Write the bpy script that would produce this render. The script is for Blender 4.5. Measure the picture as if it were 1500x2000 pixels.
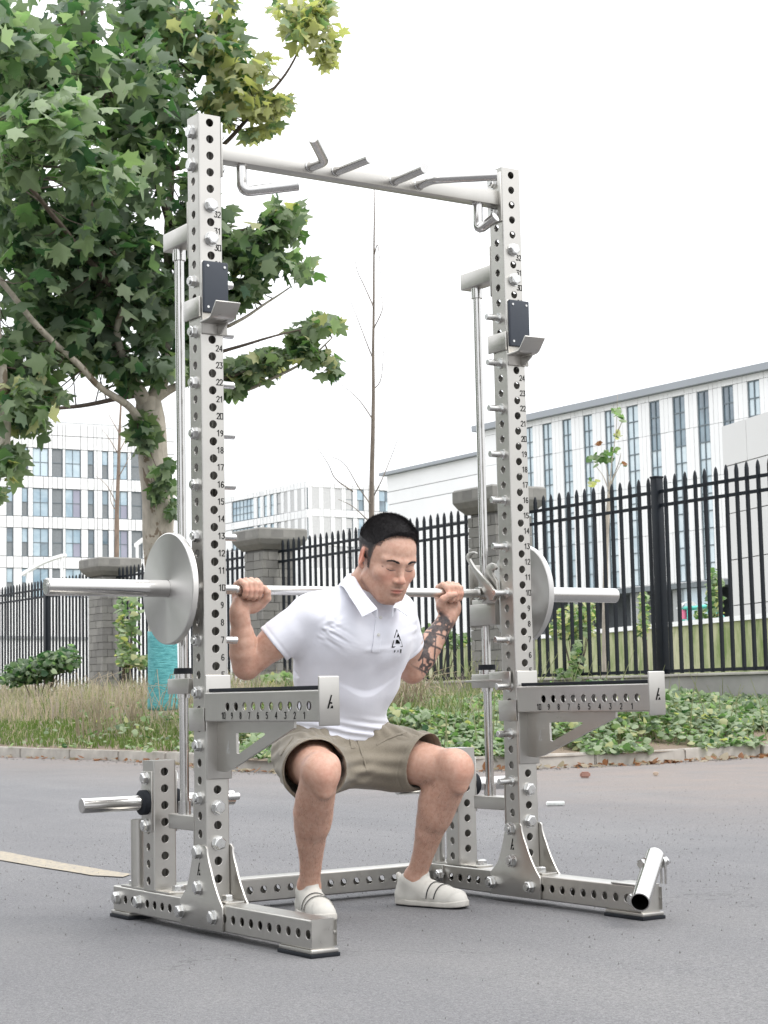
import bpy, bmesh, math, random
import numpy as np
from mathutils import Vector, Matrix, noise
from mathutils.bvhtree import BVHTree
random.seed(7); np.random.seed(7)
S = bpy.context.scene
for o in list(bpy.data.objects): bpy.data.objects.remove(o)
PI = math.pi

# ------------------------------------------------------------------ camera
CAM = np.array([-2.46162, -4.60958, 0.66819]); PITCH, ROLL, YAW = .100187, .021395, -.584455; FPX = 3534.97
def _rot(rx, ry, rz):
    cz, sz, cx, sx, cy, sy = math.cos(rz), math.sin(rz), math.cos(rx), math.sin(rx), math.cos(ry), math.sin(ry)
    return (np.array([[cz,-sz,0],[sz,cz,0],[0,0,1]]) @ np.array([[1,0,0],[0,cx,-sx],[0,sx,cx]]) @ np.array([[cy,0,sy],[0,1,0],[-sy,0,cy]]))
CR = _rot(PITCH, ROLL, YAW)
cam = bpy.data.cameras.new('camera'); camo = bpy.data.objects.new('camera', cam); S.collection.objects.link(camo)
cam.sensor_fit = 'VERTICAL'; cam.sensor_height = 24; cam.lens = FPX/2000*24; cam.clip_start = .05; cam.clip_end = 3000
cam.dof.use_dof = True; cam.dof.focus_distance = 5.4; cam.dof.aperture_fstop = 16
camo.matrix_world = Matrix(((CR[0,0],CR[0,2],-CR[0,1],CAM[0]),(CR[1,0],CR[1,2],-CR[1,1],CAM[1]),(CR[2,0],CR[2,2],-CR[2,1],CAM[2]),(0,0,0,1)))
S.camera = camo

# ------------------------------------------------------------------ world: bright overcast day
SUN_EL, SUN_AZ = math.radians(52), math.radians(150)
W = bpy.data.worlds.new('World'); S.world = W; W.use_nodes = True
nt = W.node_tree; nt.nodes.clear()
out = nt.nodes.new('ShaderNodeOutputWorld'); bg = nt.nodes.new('ShaderNodeBackground'); bg.inputs[1].default_value = .12
sky = nt.nodes.new('ShaderNodeTexSky'); sky.sky_type = 'NISHITA'; sky.sun_disc = False
sky.sun_elevation = SUN_EL; sky.sun_rotation = SUN_AZ; sky.dust_density = 3; sky.air_density = 1.2
mx = nt.nodes.new('ShaderNodeMix'); mx.data_type = 'RGBA'
tc = nt.nodes.new('ShaderNodeTexCoord'); nz = nt.nodes.new('ShaderNodeTexNoise'); nz.inputs['Scale'].default_value = 2.2; nz.inputs['Detail'].default_value = 5
cr = nt.nodes.new('ShaderNodeValToRGB'); cr.color_ramp.elements[0].color = (8.4, 8.7, 9.1, 1); cr.color_ramp.elements[1].color = (10.4, 10.5, 10.7, 1)
cr.color_ramp.elements[0].position = .3; cr.color_ramp.elements[1].position = .6
nt.links.new(tc.outputs['Generated'], nz.inputs['Vector']); nt.links.new(nz.outputs['Fac'], cr.inputs['Fac'])
# overcast luminance: about 2.4 times brighter overhead than at the horizon
sp = nt.nodes.new('ShaderNodeSeparateXYZ'); nt.links.new(tc.outputs['Generated'], sp.inputs[0])
gr = nt.nodes.new('ShaderNodeMapRange'); gr.inputs['From Min'].default_value = 0; gr.inputs['From Max'].default_value = 1; gr.inputs['To Min'].default_value = 1.0; gr.inputs['To Max'].default_value = 2.6; nt.links.new(sp.outputs[2], gr.inputs[0])
gm = nt.nodes.new('ShaderNodeVectorMath'); gm.operation = 'SCALE'; nt.links.new(cr.outputs[0], gm.inputs[0]); nt.links.new(gr.outputs[0], gm.inputs['Scale'])
mx.inputs[0].default_value = .93
nt.links.new(sky.outputs[0], mx.inputs[6]); nt.links.new(gm.outputs[0], mx.inputs[7]); nt.links.new(mx.outputs[2], bg.inputs[0])
nt.links.new(bg.outputs[0], out.inputs[0])
sl = bpy.data.lights.new('sun', 'SUN'); sl.energy = 1.5; sl.angle = math.radians(18); sl.color = (1, .96, .9)
so = bpy.data.objects.new('sun', sl); S.collection.objects.link(so)
_sd = Vector((math.sin(SUN_AZ)*math.cos(SUN_EL), math.cos(SUN_AZ)*math.cos(SUN_EL), math.sin(SUN_EL)))
so.rotation_euler = _sd.to_track_quat('Z', 'Y').to_euler()
S.view_settings.view_transform = 'Standard'; S.view_settings.look = 'None'; S.view_settings.gamma = 1
S.view_settings.use_curve_mapping = False; S.view_settings.exposure = .10

# ------------------------------------------------------------------ helpers
def _ray(x, y): return CR @ np.array([(x-750)/FPX, 1, -(y-1000)/FPX])
def atG(x, y, z=0.): d = _ray(x, y); return Vector(CAM + d*(z-CAM[2])/d[2])
def atY(x, y, Y): d = _ray(x, y); return Vector(CAM + d*(Y-CAM[1])/d[1])
def atX(x, y, X): d = _ray(x, y); return Vector(CAM + d*(X-CAM[0])/d[0])
def atD(x, y, D): return Vector(CAM + D*_ray(x, y))

def link(o, parent=None):
    S.collection.objects.link(o)
    if parent: o.parent = parent
    return o
def tag(o, label=None, cat=None, group=None, kind=None):
    if label: o['label'] = label
    if cat: o['category'] = cat
    if group: o['group'] = group
    if kind: o['kind'] = kind
    return o
def thing(name, label, cat, loc=(0,0,0), rz=0, group=None):
    o = bpy.data.objects.new(name, None); link(o); o.location = loc; o.rotation_euler = (0,0,rz); o.empty_display_size = .1
    return tag(o, label, cat, group)
def mk(name, bm, mat, parent=None, smooth=False, mats=None, ang=None):
    me = bpy.data.meshes.new(name); bm.to_mesh(me); bm.free()
    for m in (mats or [mat]): me.materials.append(m)
    if smooth: me.polygons.foreach_set('use_smooth', [True]*len(me.polygons))
    if smooth and ang: me.set_sharp_from_angle(angle=math.radians(ang))
    return link(bpy.data.objects.new(name, me), parent)
def mkd(name, verts, faces, mat, parent=None, smooth=False, mats=None, midx=None, ang=None):
    me = bpy.data.meshes.new(name); me.from_pydata([tuple(v) for v in verts], [], faces)
    for m in (mats or [mat]): me.materials.append(m)
    if midx is not None: me.polygons.foreach_set('material_index', midx)
    if smooth: me.polygons.foreach_set('use_smooth', [True]*len(me.polygons))
    if smooth and ang: me.set_sharp_from_angle(angle=math.radians(ang))
    me.update(); return link(bpy.data.objects.new(name, me), parent)
def inst(o, parent, loc=(0,0,0), rot=(0,0,0), name=None, M=None):
    c = o.copy(); S.collection.objects.link(c); c.parent = parent
    if name: c.name = name
    if M is not None: c.matrix_local = M
    else: c.location = loc; c.rotation_euler = rot
    return c
def box(bm, a, b, mi=0, M=None):
    x0,y0,z0 = a; x1,y1,z1 = b
    P = [(x0,y0,z0),(x1,y0,z0),(x1,y1,z0),(x0,y1,z0),(x0,y0,z1),(x1,y0,z1),(x1,y1,z1),(x0,y1,z1)]
    vs = [bm.verts.new(M @ Vector(p) if M else p) for p in P]
    fs = []
    for q in ((0,3,2,1),(4,5,6,7),(0,1,5,4),(1,2,6,5),(2,3,7,6),(3,0,4,7)):
        f = bm.faces.new([vs[i] for i in q]); f.material_index = mi; fs.append(f)
    return vs
def bbox(name, a, b, mat, parent, bev=.0015, seg=2, M=None):
    bm = bmesh.new(); box(bm, a, b, 0, M)
    if bev: bmesh.ops.bevel(bm, geom=bm.edges[:], offset=bev, segments=seg, profile=.5, affect='EDGES')
    return mk(name, bm, mat, parent, True, ang=35)
def cyl(bm, p, q, r, r2=None, n=20, cap=True, mi=0):
    p, q = Vector(p), Vector(q); d = q-p; z = d.normalized(); x = z.orthogonal().normalized(); y = z.cross(x)
    r2 = r if r2 is None else r2
    A = [bm.verts.new(p + (x*math.cos(2*PI*i/n)+y*math.sin(2*PI*i/n))*r) for i in range(n)]
    B = [bm.verts.new(q + (x*math.cos(2*PI*i/n)+y*math.sin(2*PI*i/n))*r2) for i in range(n)]
    for i in range(n):
        f = bm.faces.new((A[i],A[(i+1)%n],B[(i+1)%n],B[i])); f.material_index = mi
    if cap:
        f = bm.faces.new(A[::-1]); f.material_index = mi; f = bm.faces.new(B); f.material_index = mi
def path_tube(bm, pts, rads, n=8, cap=True, mi=0):
    pts = [Vector(p) for p in pts]; rings = []
    if not hasattr(rads, '__len__'): rads = [rads]*len(pts)
    x = None
    for i, p in enumerate(pts):
        t = (pts[min(i+1,len(pts)-1)]-pts[max(i-1,0)]).normalized()
        if x is None: x = t.orthogonal().normalized()
        x = (x - t*x.dot(t)).normalized(); y = t.cross(x)
        rings.append([bm.verts.new(p+(x*math.cos(2*PI*k/n)+y*math.sin(2*PI*k/n))*rads[i]) for k in range(n)])
    for a, b in zip(rings, rings[1:]):
        for k in range(n):
            f = bm.faces.new((a[k],a[(k+1)%n],b[(k+1)%n],b[k])); f.material_index = mi
    if cap:
        bm.faces.new(rings[0][::-1]).material_index = mi; bm.faces.new(rings[-1]).material_index = mi
def bend(pts, r=.03, n=5):
    """round the corners of a polyline"""
    pts = [Vector(p) for p in pts]; o = [pts[0]]
    for a, b, c in zip(pts, pts[1:], pts[2:]):
        u = (a-b).normalized(); v = (c-b).normalized(); rr = min(r, (a-b).length*.45, (c-b).length*.45)
        for i in range(n+1):
            t = i/n; o.append((b+u*rr)*(1-t)**2 + b*2*t*(1-t) + (b+v*rr)*t*t)
    o.append(pts[-1]); return o
def plate(name, outline, axis, t0, t1, mat, parent, holes=(), bev=.0012):
    """flat plate: outline = list of 2D points in the plane normal to axis (0,1,2), from t0 to t1 along it"""
    from mathutils.geometry import tessellate_polygon
    def P(u, v, t): return ((t,u,v) if axis == 0 else (u,t,v) if axis == 1 else (u,v,t))
    loops = [list(outline)] + [list(h) for h in holes]
    flat = [p for l in loops for p in l]
    tris = tessellate_polygon([[Vector((p[0],p[1],0)) for p in l] for l in loops])
    bm = bmesh.new(); A = [bm.verts.new(P(*p, t0)) for p in flat]; B = [bm.verts.new(P(*p, t1)) for p in flat]
    for t in tris:
        bm.faces.new([A[i] for i in t]); bm.faces.new([B[i] for i in reversed(t)])
    k = 0
    for l in loops:
        n = len(l)
        for i in range(n):
            bm.faces.new((A[k+i],A[k+(i+1)%n],B[k+(i+1)%n],B[k+i]))
        k += n
    bmesh.ops.recalc_face_normals(bm, faces=bm.faces[:])
    bmesh.ops.dissolve_limit(bm, angle_limit=.01, verts=bm.verts[:], edges=bm.edges[:]) if not holes else None
    if bev:
        es = [e for e in bm.edges if len(e.link_faces) == 2 and e.calc_face_angle(0) > .9]
        try: bmesh.ops.bevel(bm, geom=es, offset=bev, segments=2, profile=.5, affect='EDGES')
        except Exception: pass
    return mk(name, bm, mat, parent, True, ang=35)

# ------------------------------------------------------------------ materials
class NT:
    def __init__(s, name):
        s.m = bpy.data.materials.new(name); s.m.use_nodes = True; s.t = s.m.node_tree
        s.b = s.t.nodes['Principled BSDF']; s.o = s.t.nodes['Material Output']
    def n(s, typ, **kw):
        x = s.t.nodes.new('ShaderNode'+typ)
        for k, v in kw.items():
            if k.startswith('_'): setattr(x, k[1:], v)
            else: x.inputs[k.replace('__',' ')].default_value = v
        return x
    def l(s, a, b): s.t.links.new(a, b)
    def set(s, **kw):
        for k, v in kw.items(): s.b.inputs[k.replace('__',' ')].default_value = v
        return s
    def co(s, kind='Object', scale=(1,1,1)):
        c = s.n('TexCoord'); mp = s.n('Mapping'); mp.inputs['Scale'].default_value = scale; s.l(c.outputs[kind], mp.inputs[0]); return mp.outputs[0]
    def noise(s, v, sc, det=4, rough=.55, dist=0):
        x = s.n('TexNoise', Scale=sc, Detail=det, Roughness=rough, Distortion=dist)
        if v is not None: s.l(v, x.inputs['Vector'])
        return x.outputs['Fac']
    def ramp(s, f, stops):
        r = s.n('ValToRGB'); e = r.color_ramp.elements
        while len(e) < len(stops): e.new(.5)
        for i, (p, c) in enumerate(stops):
            e[i].position = p; e[i].color = (*c, 1) if hasattr(c, '__len__') else (c, c, c, 1)
        s.l(f, r.inputs[0]); return r.outputs[0]
    def mix(s, f, a, b, mode='MIX'):
        x = s.n('Mix', _data_type='RGBA', _blend_type=mode)
        for i, v in ((0, f), (6, a), (7, b)):
            if isinstance(v, (int, float)): x.inputs[i].default_value = v
            elif hasattr(v, 'node'): s.l(v, x.inputs[i])
            else: x.inputs[i].default_value = (*v, 1)
        return x.outputs[2]
    def bump(s, h, st=.3, d=.01):
        x = s.n('Bump', Strength=st, Distance=d); s.l(h, x.inputs['Height'])
        s.l(x.outputs[0], s.b.inputs['Normal']); return s
    def col(s, c): s.l(c, s.b.inputs['Base Color']); return s
def mat(name, col, rough=.5, metal=0, var=.12, sc=8, bump=0, bsc=60, bd=.002, **kw):
    m = NT(name); m.set(Roughness=rough, Metallic=metal, **kw); v = m.co()
    n = m.noise(v, sc, 5); c2 = tuple(min(1, x*(1+var)) for x in col); c1 = tuple(x*(1-var) for x in col)
    m.col(m.ramp(n, [(.3, c1), (.7, c2)]))
    if bump: m.bump(m.noise(v, bsc, 4), bump, bd)
    return m.m
def steel(name, col=(.49,.476,.448), r0=.22, r1=.37, scale=(6,6,260)):
    m = NT(name); m.set(Metallic=1.0); v = m.co('Object', scale)
    s = m.noise(v, 2.5, 3, .6); w = m.noise(m.co('Object'), 5, 4); sm = m.noise(m.co('Object'), 38, 5, .7)
    mr = m.n('MapRange'); mr.inputs['From Min'].default_value=.3; mr.inputs['From Max'].default_value=.7
    mr.inputs['To Min'].default_value = r0; mr.inputs['To Max'].default_value = r1; m.l(s, mr.inputs[0])
    ma = m.n('Math', _operation='ADD'); m.l(mr.outputs[0], ma.inputs[0])
    m2 = m.n('Math', _operation='MULTIPLY'); m2.inputs[1].default_value = .12; m.l(sm, m2.inputs[0]); m.l(m2.outputs[0], ma.inputs[1])
    m.l(ma.outputs[0], m.b.inputs['Roughness'])
    a = tuple(x*.94 for x in col); b = tuple(min(1,x*1.05) for x in col)
    m.col(m.ramp(w, [(.3, a), (.7, b)])); m.bump(s, .035, .001)
    return m.m
STEEL = steel('brushed_steel'); STEELH = steel('brushed_steel_lengthwise', scale=(6,260,6)); STEELX = steel('brushed_steel_crosswise', scale=(260,6,6))
CHROME = steel('polished_steel', (.57,.56,.545), .07, .16, (3,3,3)); BARST = steel('satin_steel', (.60,.59,.565), .2, .3, (260,6,6))
BOLTM = steel('bolt_steel', (.60,.60,.59), .16, .30, (20,20,20))
BLACK = mat('black_rubber', (.012,.014,.018), .8, bump=.2, bsc=200, Specular__IOR__Level=.25)
NAVY = mat('dark_grey_nylon', (.040,.047,.060), .6, Specular__IOR__Level=.35, var=.08, bump=.15, bsc=300, bd=.0005)
INK = mat('black_engraving', (.008,.008,.008), .9, Specular__IOR__Level=.1)
HOLE = INK
# ================================================================== GROUND, ROAD, VERGE
def asphalt():
    m = NT('asphalt'); m.set(Roughness=.88); v = m.co()
    big = m.noise(v, .35, 5, .6); mid = m.noise(v, 6, 6, .7); fine = m.noise(v, 230, 3, .7); 
    g2 = m.noise(v, 75, 4, .75); st_ = m.noise(m.co('Object', (1,.35,1)), 1.1, 6, .65, .6)
    c = m.ramp(big, [(.34,(.100,.100,.116)),(.5,(.180,.177,.190)),(.64,(.285,.277,.270))])
    c = m.mix(.40, c, m.ramp(mid, [(.3,(.085,.085,.093)),(.7,(.215,.21,.212))]))
    c = m.mix(.35, c, m.ramp(st_, [(.36,(.085,.085,.10)),(.5,(.19,.188,.196)),(.63,(.31,.30,.29))]))
    c = m.mix(.42, c, m.ramp(g2, [(.36,(.055,.055,.06)),(.5,(.175,.175,.18)),(.64,(.34,.335,.33))]))
    c = m.mix(.45, c, m.ramp(fine, [(.34,(.04,.04,.045)),(.5,(.15,.15,.155)),(.68,(.32,.31,.31))]))
    # fine cracks
    vo = m.n('TexVoronoi', _feature='DISTANCE_TO_EDGE', Scale=1.3); w = m.n('TexNoise', Scale=5., Detail=6.); m.l(v, w.inputs['Vector'])
    ad = m.n('VectorMath', _operation='MULTIPLY_ADD'); ad.inputs[1].default_value = (.5,.5,.5); m.l(w.outputs['Color'], ad.inputs[0]); m.l(v, ad.inputs[2]); m.l(ad.outputs[0], vo.inputs['Vector'])
    ck = m.ramp(vo.outputs['Distance'], [(0.,(1,1,1)),(.006,(0,0,0))])
    gate = m.ramp(m.noise(v, .9, 3), [(.52,(0,0,0)),(.62,(.65,.65,.65))])
    k = m.n('Math', _operation='MULTIPLY'); m.l(ck, k.inputs[0]); m.l(gate, k.inputs[1])
    c = m.mix(k.outputs[0], c, (.035,.034,.036))
    # sandy dust towards the kerb
    sp = m.n('SeparateXYZ'); m.l(v, sp.inputs[0]); mr = m.n('MapRange'); m.l(sp.outputs[0], mr.inputs[0])
    mr.inputs['From Min'].default_value = 3.2; mr.inputs['From Max'].default_value = 6.4
    du = m.n('Math', _operation='MULTIPLY'); m.l(mr.outputs[0], du.inputs[0]); m.l(m.ramp(m.noise(v, 1.6, 6, .7), [(.3,.25),(.65,.9)]), du.inputs[1])
    c = m.mix(du.outputs[0], c, (.245,.205,.182)); m.col(c)
    h = m.n('Math', _operation='MULTIPLY_ADD'); h.inputs[1].default_value = .9; m.l(g2, h.inputs[0]); m.l(fine, h.inputs[2])
    h2 = m.n('Math', _operation='MULTIPLY_ADD'); h2.inputs[1].default_value = 2.2; m.l(m.noise(m.co('Object', (1,1,1)), 22, 5, .7, .5), h2.inputs[0]); m.l(h.outputs[0], h2.inputs[2]); h = h2
    m.bump(h.outputs[0], 1., .006); return m.m
ASPH = asphalt()
EARTH = mat('earth', (.17,.13,.095), .95, sc=3, bump=.6, bsc=30, bd=.02)
CONC = mat('pale_concrete', (.42,.40,.37), .9, sc=4, var=.18, bump=.5, bsc=60, bd=.004)
bm = bmesh.new()
N = 90
def gz(x, y): return .0035*noise.noise((x*.9, y*.9, 3)) + .0015*noise.noise((x*4, y*4, 7))
gx = [-1500,-300,-60,-20]+[-8+i*.2 for i in range(90)]+[12,40,200,1500]; gy = [-600,-100,-20]+[-5+i*.25 for i in range(100)]+[24,40,100,400,1500]
rows = []
def rackflat(x, y): return max(0., min(1., (abs(x-.56)-.9)/.5 if abs(x-.56)-.9 > abs(y-.05)-.8 else (abs(y-.05)-.8)/.5))
for y in gy: rows.append([bm.verts.new((x, y, gz(x,y)*rackflat(x,y) if abs(x) < 11 and abs(y) < 24 else 0)) for x in gx])
for a, b in zip(rows, rows[1:]):
    for i in range(len(gx)-1): bm.faces.new((a[i],a[i+1],b[i+1],b[i]))
mk('road', bm, ASPH, None, True)['kind'] = 'structure'
# kerb line (world), from far left to far right
KL = [(5.6,46),(5.6,30),(5.75,20.1),(5.94,16.8),(6.1,13.2),(5.95,11.6),(5.6,10.1),(5.62,9.1),(6.0,8.35),(6.6,7.95),(7.3,7.75),(8.1,7.65),(9.1,7.75),(10.2,7.8),(12,7.6),(16,7.2),(24,6.5)]
def catmull(P, n):
    o = []
    for i in range(len(P)-1):
        p0, p1, p2, p3 = P[max(i-1,0)], P[i], P[i+1], P[min(i+2,len(P)-1)]
        for k in range(n):
            t = k/n; o.append(tuple(.5*((2*b)+(-a+c)*t+(2*a-5*b+4*c-d)*t*t+(-a+3*b-3*c+d)*t**3) for a, b, c, d in zip(p0,p1,p2,p3)))
    o.append(P[-1]); return o
KD = catmull(KL, 6); KA = np.array(KD)
def kdist(x, y):
    P = np.array((x, y)); a = KA[:-1]; b = KA[1:]; ab = b-a
    t = np.clip(((P-a)*ab).sum(1)/(ab**2).sum(1), 0, 1); return float(np.sqrt((((a+ab*t[:,None])-P)**2).sum(1)).min())
def fx(y): return 12.65+(y-15.33)*.0137
def vz(x, y):
    d = kdist(x, y); return .115+.34*(1-math.exp(-max(0,d-.12)/1.7))+.03*noise.noise((x*1.3,y*1.3,0))*min(1,d)
V = []; F = []
K2 = [p for p in KD]; ns = 26
for i, (kx, ky) in enumerate(K2):
    # inner edge line: run to the fence
    if kx < 12.4: ty = ky if ky > 10 else 8.+(ky-7.6)*2.; tx = fx(ty)-.2
    fx_, fy_ = (fx(ky)-.2, ky) if i < 36 else (kx+1.5*(12.45-kx)/6.8+0, ky+6)
    s = i/(len(K2)-1)
    for k in range(ns+1):
        t = k/ns
        px_, py_ = kx+(fx_-kx)*t, ky+(fy_-ky)*t
        V.append((px_, py_, vz(px_, py_) if k else .1))
for i in range(len(K2)-1):
    for k in range(ns):
        a = i*(ns+1)+k; F.append((a, a+1, a+ns+2, a+ns+1))
mkd('verge', V, F, EARTH, None, True)['kind'] = 'structure'
# campus ground beyond the fence
bm = bmesh.new(); box(bm, (12.55,-200,-.3), (900,900,.60)); mk('lawn', bm, mat('lawn', (.20,.205,.17), .95, sc=2))['kind'] = 'structure'
# kerb: separate stones
kerb = thing('kerb', 'pale concrete kerb', 'kerb', (6,14,0)); kerb['kind'] = 'structure'; del kerb['label'], kerb['category']
KER = mat('kerb_concrete', (.40,.375,.34), .9, sc=5, var=.2, bump=.5, bsc=70, bd=.004)
acc = 0; cur = [KD[12]]
for p, q in zip(KD[12:], KD[13:]):
    cur.append(q); acc += math.dist(p, q)
    if acc > .95 or q is KD[-1]:
        a, b = Vector((*cur[0],0)), Vector((*cur[-1],0)); d = (b-a).normalized(); n = Vector((-d.y, d.x, 0)); 
        if n.x < 0 and abs(n.x) > abs(n.y): n = -n
        if abs(n.y) >= abs(n.x) and n.y < 0: n = -n
        L = (b-a).length-.012; bm = bmesh.new(); box(bm, (0,0,-.05), (L,.13,.118+random.uniform(-.006,.006)))
        bmesh.ops.bevel(bm, geom=bm.edges[:], offset=.012, segments=2, affect='EDGES')
        M = Matrix(((d.x,n.x,0,a.x-6),(d.y,n.y,0,a.y-14),(0,0,1,0),(0,0,0,1))) @ Matrix.Rotation(random.uniform(-.012,.012),4,'Z')
        o = mk('kerb_stone', bm, KER, kerb, True, ang=40); o.matrix_local = M
        if d.cross(n).z < 0: o.data.flip_normals()
        acc = 0; cur = [q]
# painted line on the road
bm = bmesh.new()
def roadz(x, y): return gz(x,y)*rackflat(x,y)
TE = [atG(x, y) for x, y in ((-60,1650),(0,1663),(60,1675),(120,1687),(190,1699),(256,1709))]; BE = [atG(x, y) for x, y in ((-60,1670),(0,1682),(60,1692),(120,1702),(180,1712),(240,1715))]
rows_ = []
for a_, b_ in zip(TE, BE): rows_.append([a_+(b_-a_)*k/4 for k in range(5)])
fine_ = []
for r0_, r1_ in zip(rows_, rows_[1:]):
    for k in range(8): fine_.append([p+(q-p)*k/8 for p, q in zip(r0_, r1_)])
fine_.append(rows_[-1])
vv = [[bm.verts.new((p.x, p.y, roadz(p.x,p.y)+.004)) for p in r] for r in fine_]
for r0_, r1_ in zip(vv, vv[1:]):
    for k in range(4): bm.faces.new((r0_[k], r0_[k+1], r1_[k+1], r1_[k]))
bmesh.ops.recalc_face_normals(bm, faces=bm.faces[:])
for f in bm.faces:
    if f.normal.z < 0: f.normal_flip()
m = NT('road_paint'); m.set(Roughness=.8); v = m.co()
m.col(m.mix(m.ramp(m.noise(v,60,5,.75),[(.40,.05),(.62,.85)]), (.36,.305,.215), (.17,.165,.165)))
mk('road_marking', bm, m.m, None)['kind'] = 'structure'

# ================================================================== BOUNDARY WALL, PILLARS, FENCE
STONE = [mat('pillar_stone_%d' % i, c, .92, sc=9, var=.1, bump=.45, bsc=60, bd=.006) for i, c in enumerate([(.215,.21,.195),(.185,.18,.17),(.245,.238,.222)])]
PLI = mat('plinth_render', (.27,.265,.25), .9, sc=3, bump=.3)
pl = thing('low_wall', 'low grey rendered wall under the black fence', 'wall', (12.65, 15, .4))
for k, (a, b) in enumerate(((3,8.4),(9.1,14.97),(15.69,21.54),(22.26,28.1),(28.82,34.7),(35.4,44))):
    bbox('wall_section', (fx((a+b)/2)-.14-12.65, a-15, -.35), (fx((a+b)/2)+.14-12.65, b-15, .40), PLI, pl, .01)
    bbox('coping', (fx((a+b)/2)-.17-12.65, a-15, .4005), (fx((a+b)/2)+.17-12.65, b-15, .432), CONC, pl, .006)
hw = .315; CH = .142
brk = []
for k in range(3):
    bm = bmesh.new(); box(bm, (-.5,0,0), (.5,.08,1)); me = bpy.data.meshes.new('stone_block'); 
    bmesh.ops.bevel(bm, geom=bm.edges[:], offset=.012, segments=1, affect='EDGES'); bm.to_mesh(me); bm.free(); me.materials.append(STONE[k]); brk.append(me)
def pillar(y, label):
    t = thing('stone_pillar', label, 'pillar', (fx(y), y, .38), group='grey stone pillars along the fence')
    bbox('core', (-hw+.03,-hw+.03,0), (hw-.03,hw-.03,2.74), STONE[1], t, 0)
    for c in range(20):
        z = c*CH; h = min(CH, 2.74-z)-.006
        if h < .05: break
        for face in range(2):     # -x face and -y face are the ones in view
            cuts = [0,.21,.42,.63] if c % 2 else [0,.105,.315,.525,.63]
            if c % 5 == 2: cuts = [0,.3,.63]
            for a, b in zip(cuts, cuts[1:]):
                o = bpy.data.objects.new('stone_block', random.choice(brk)); link(o, t); w = b-a-.006; m_ = (a+b)/2-hw; pr = random.uniform(-.004,.004)
                if face: o.matrix_local = Matrix.Translation((m_, -hw+pr, z)) @ Matrix.Diagonal((w,1,h,1))
                else: o.matrix_local = Matrix.Translation((-hw+pr, m_, z)) @ Matrix.Rotation(-PI/2,4,'Z') @ Matrix.Diagonal((w,1,h,1))
    bm = bmesh.new(); prof = [(hw+.01,2.72),(hw+.03,2.76),(hw+.13,2.90),(hw+.15,2.905),(hw+.15,3.03),(hw+.12,3.06)]
    prof = [(hw+.02,2.735),(hw+.10,2.82),(hw+.148,2.90),(hw+.148,2.905),(hw+.15,2.912),(hw+.15,3.06),(hw+.13,3.085)]
    rr = [[bm.verts.new((sx*r, sy*r, z)) for sx, sy in ((-1,-1),(1,-1),(1,1),(-1,1))] for r, z in prof]
    for a, b in zip(rr, rr[1:]):
        for i in range(4): bm.faces.new((a[i],a[(i+1)%4],b[(i+1)%4],b[i]))
    bm.faces.new(rr[0][::-1]); bm.faces.new(rr[-1]); mk('cap_stone', bm, STONE[0], t)
    for s in range(4):
        for k in range(4):
            bm = bmesh.new(); x0 = -hw-.15+.004+k*.2325; box(bm, (x0,0,2.93),(x0+.2275,.012,3.055)); 
            o = mk('cap_tile', bm, STONE[k % 3], t); o.matrix_local = Matrix.Rotation(s*PI/2,4,'Z') @ Matrix.Translation((0,-hw-.1515,0)) ; 
            if s in (1,2): bpy.data.objects.remove(o)
    return t
pillar(8.77, 'grey stone gate pillar off the right edge beside the black fence')
pillar(15.33, 'grey stone pillar right behind the right rack upright')
pillar(21.9, 'grey stone pillar behind the mans raised right hand')
pillar(28.45, 'grey stone pillar at the left behind the barbell sleeve')
FEN = mat('black_fence_paint', (.007,.010,.015), .5, var=.2, bump=.05, Specular__IOR__Level=.25)
bm = bmesh.new(); w = .018
r0 = [bm.verts.new((x,y,0)) for x, y in ((-w,-w),(w,-w),(w,w),(-w,w))]; r1 = [bm.verts.new((v.co.x,v.co.y,2.345)) for v in r0]
r2 = [bm.verts.new((v.co.x*.62,v.co.y*.62,2.40)) for v in r0]; r3 = [bm.verts.new((v.co.x*.15,v.co.y*.15,2.425)) for v in r0]
for a, b in ((r0,r1),(r1,r2),(r2,r3)):
    for i in range(4): bm.faces.new((a[i],a[(i+1)%4],b[(i+1)%4],b[i]))
bm.faces.new(r3); pickme = bpy.data.meshes.new('picket'); bm.to_mesh(pickme); bm.free(); pickme.materials.append(FEN)
def fence(y0, y1, label, post=True):
    t = thing('fence_panel', label, 'fence', (fx((y0+y1)/2), (y0+y1)/2, .845), group='black picket fence panels between pillars'); c = (y0+y1)/2
    L = (y1-y0)/2
    for z, h in ((2.21,.040),(2.04,.040),(.005,.040)):
        bm = bmesh.new()
        sk = .0137
        for s in (-1, 1):
            a, b = sorted((s*.05, s*L)); box(bm, (-.014,a,z), (.014,b,z+h), M=Matrix(((1,sk,0,0),(0,1,0,0),(0,0,1,0),(0,0,0,1))))
            o = mk('rail', bm, FEN, t); bm = bmesh.new()
        bm.free()
    n = int((L-.06)/.178)
    for s in (-1, 1):
        for k in range(n):
            yy = s*(.155+.178*k)
            if abs(yy) > L-.04: continue
            o = bpy.data.objects.new('picket', pickme); link(o, t); o.location = (sk*yy+random.uniform(-.002,.002), yy, random.uniform(-.004,.004)); o.rotation_euler = (random.uniform(-.004,.004),0,0)
    bbox('fence_post', (-.055,-.055,-.03), (.055,.055,2.40), FEN, t, .004); bbox('post_cap', (-.062,-.062,2.4005), (.062,.062,2.425), FEN, t, .004)
    bbox('post_foot', (-.09,-.09,-.012), (.09,.09,-.002), FEN, t, 0)
fence(9.09, 15.01, 'black spiked metal fence at the right edge in front of the big ribbed building')
fence(15.65, 21.58, 'black spiked metal fence behind the mans head between two pillars')
fence(22.22, 28.13, 'short stretch of black spiked fence behind the left rack upright')
fence(28.77, 34.7, 'black spiked metal fence at the left edge below the pale office building')
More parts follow.
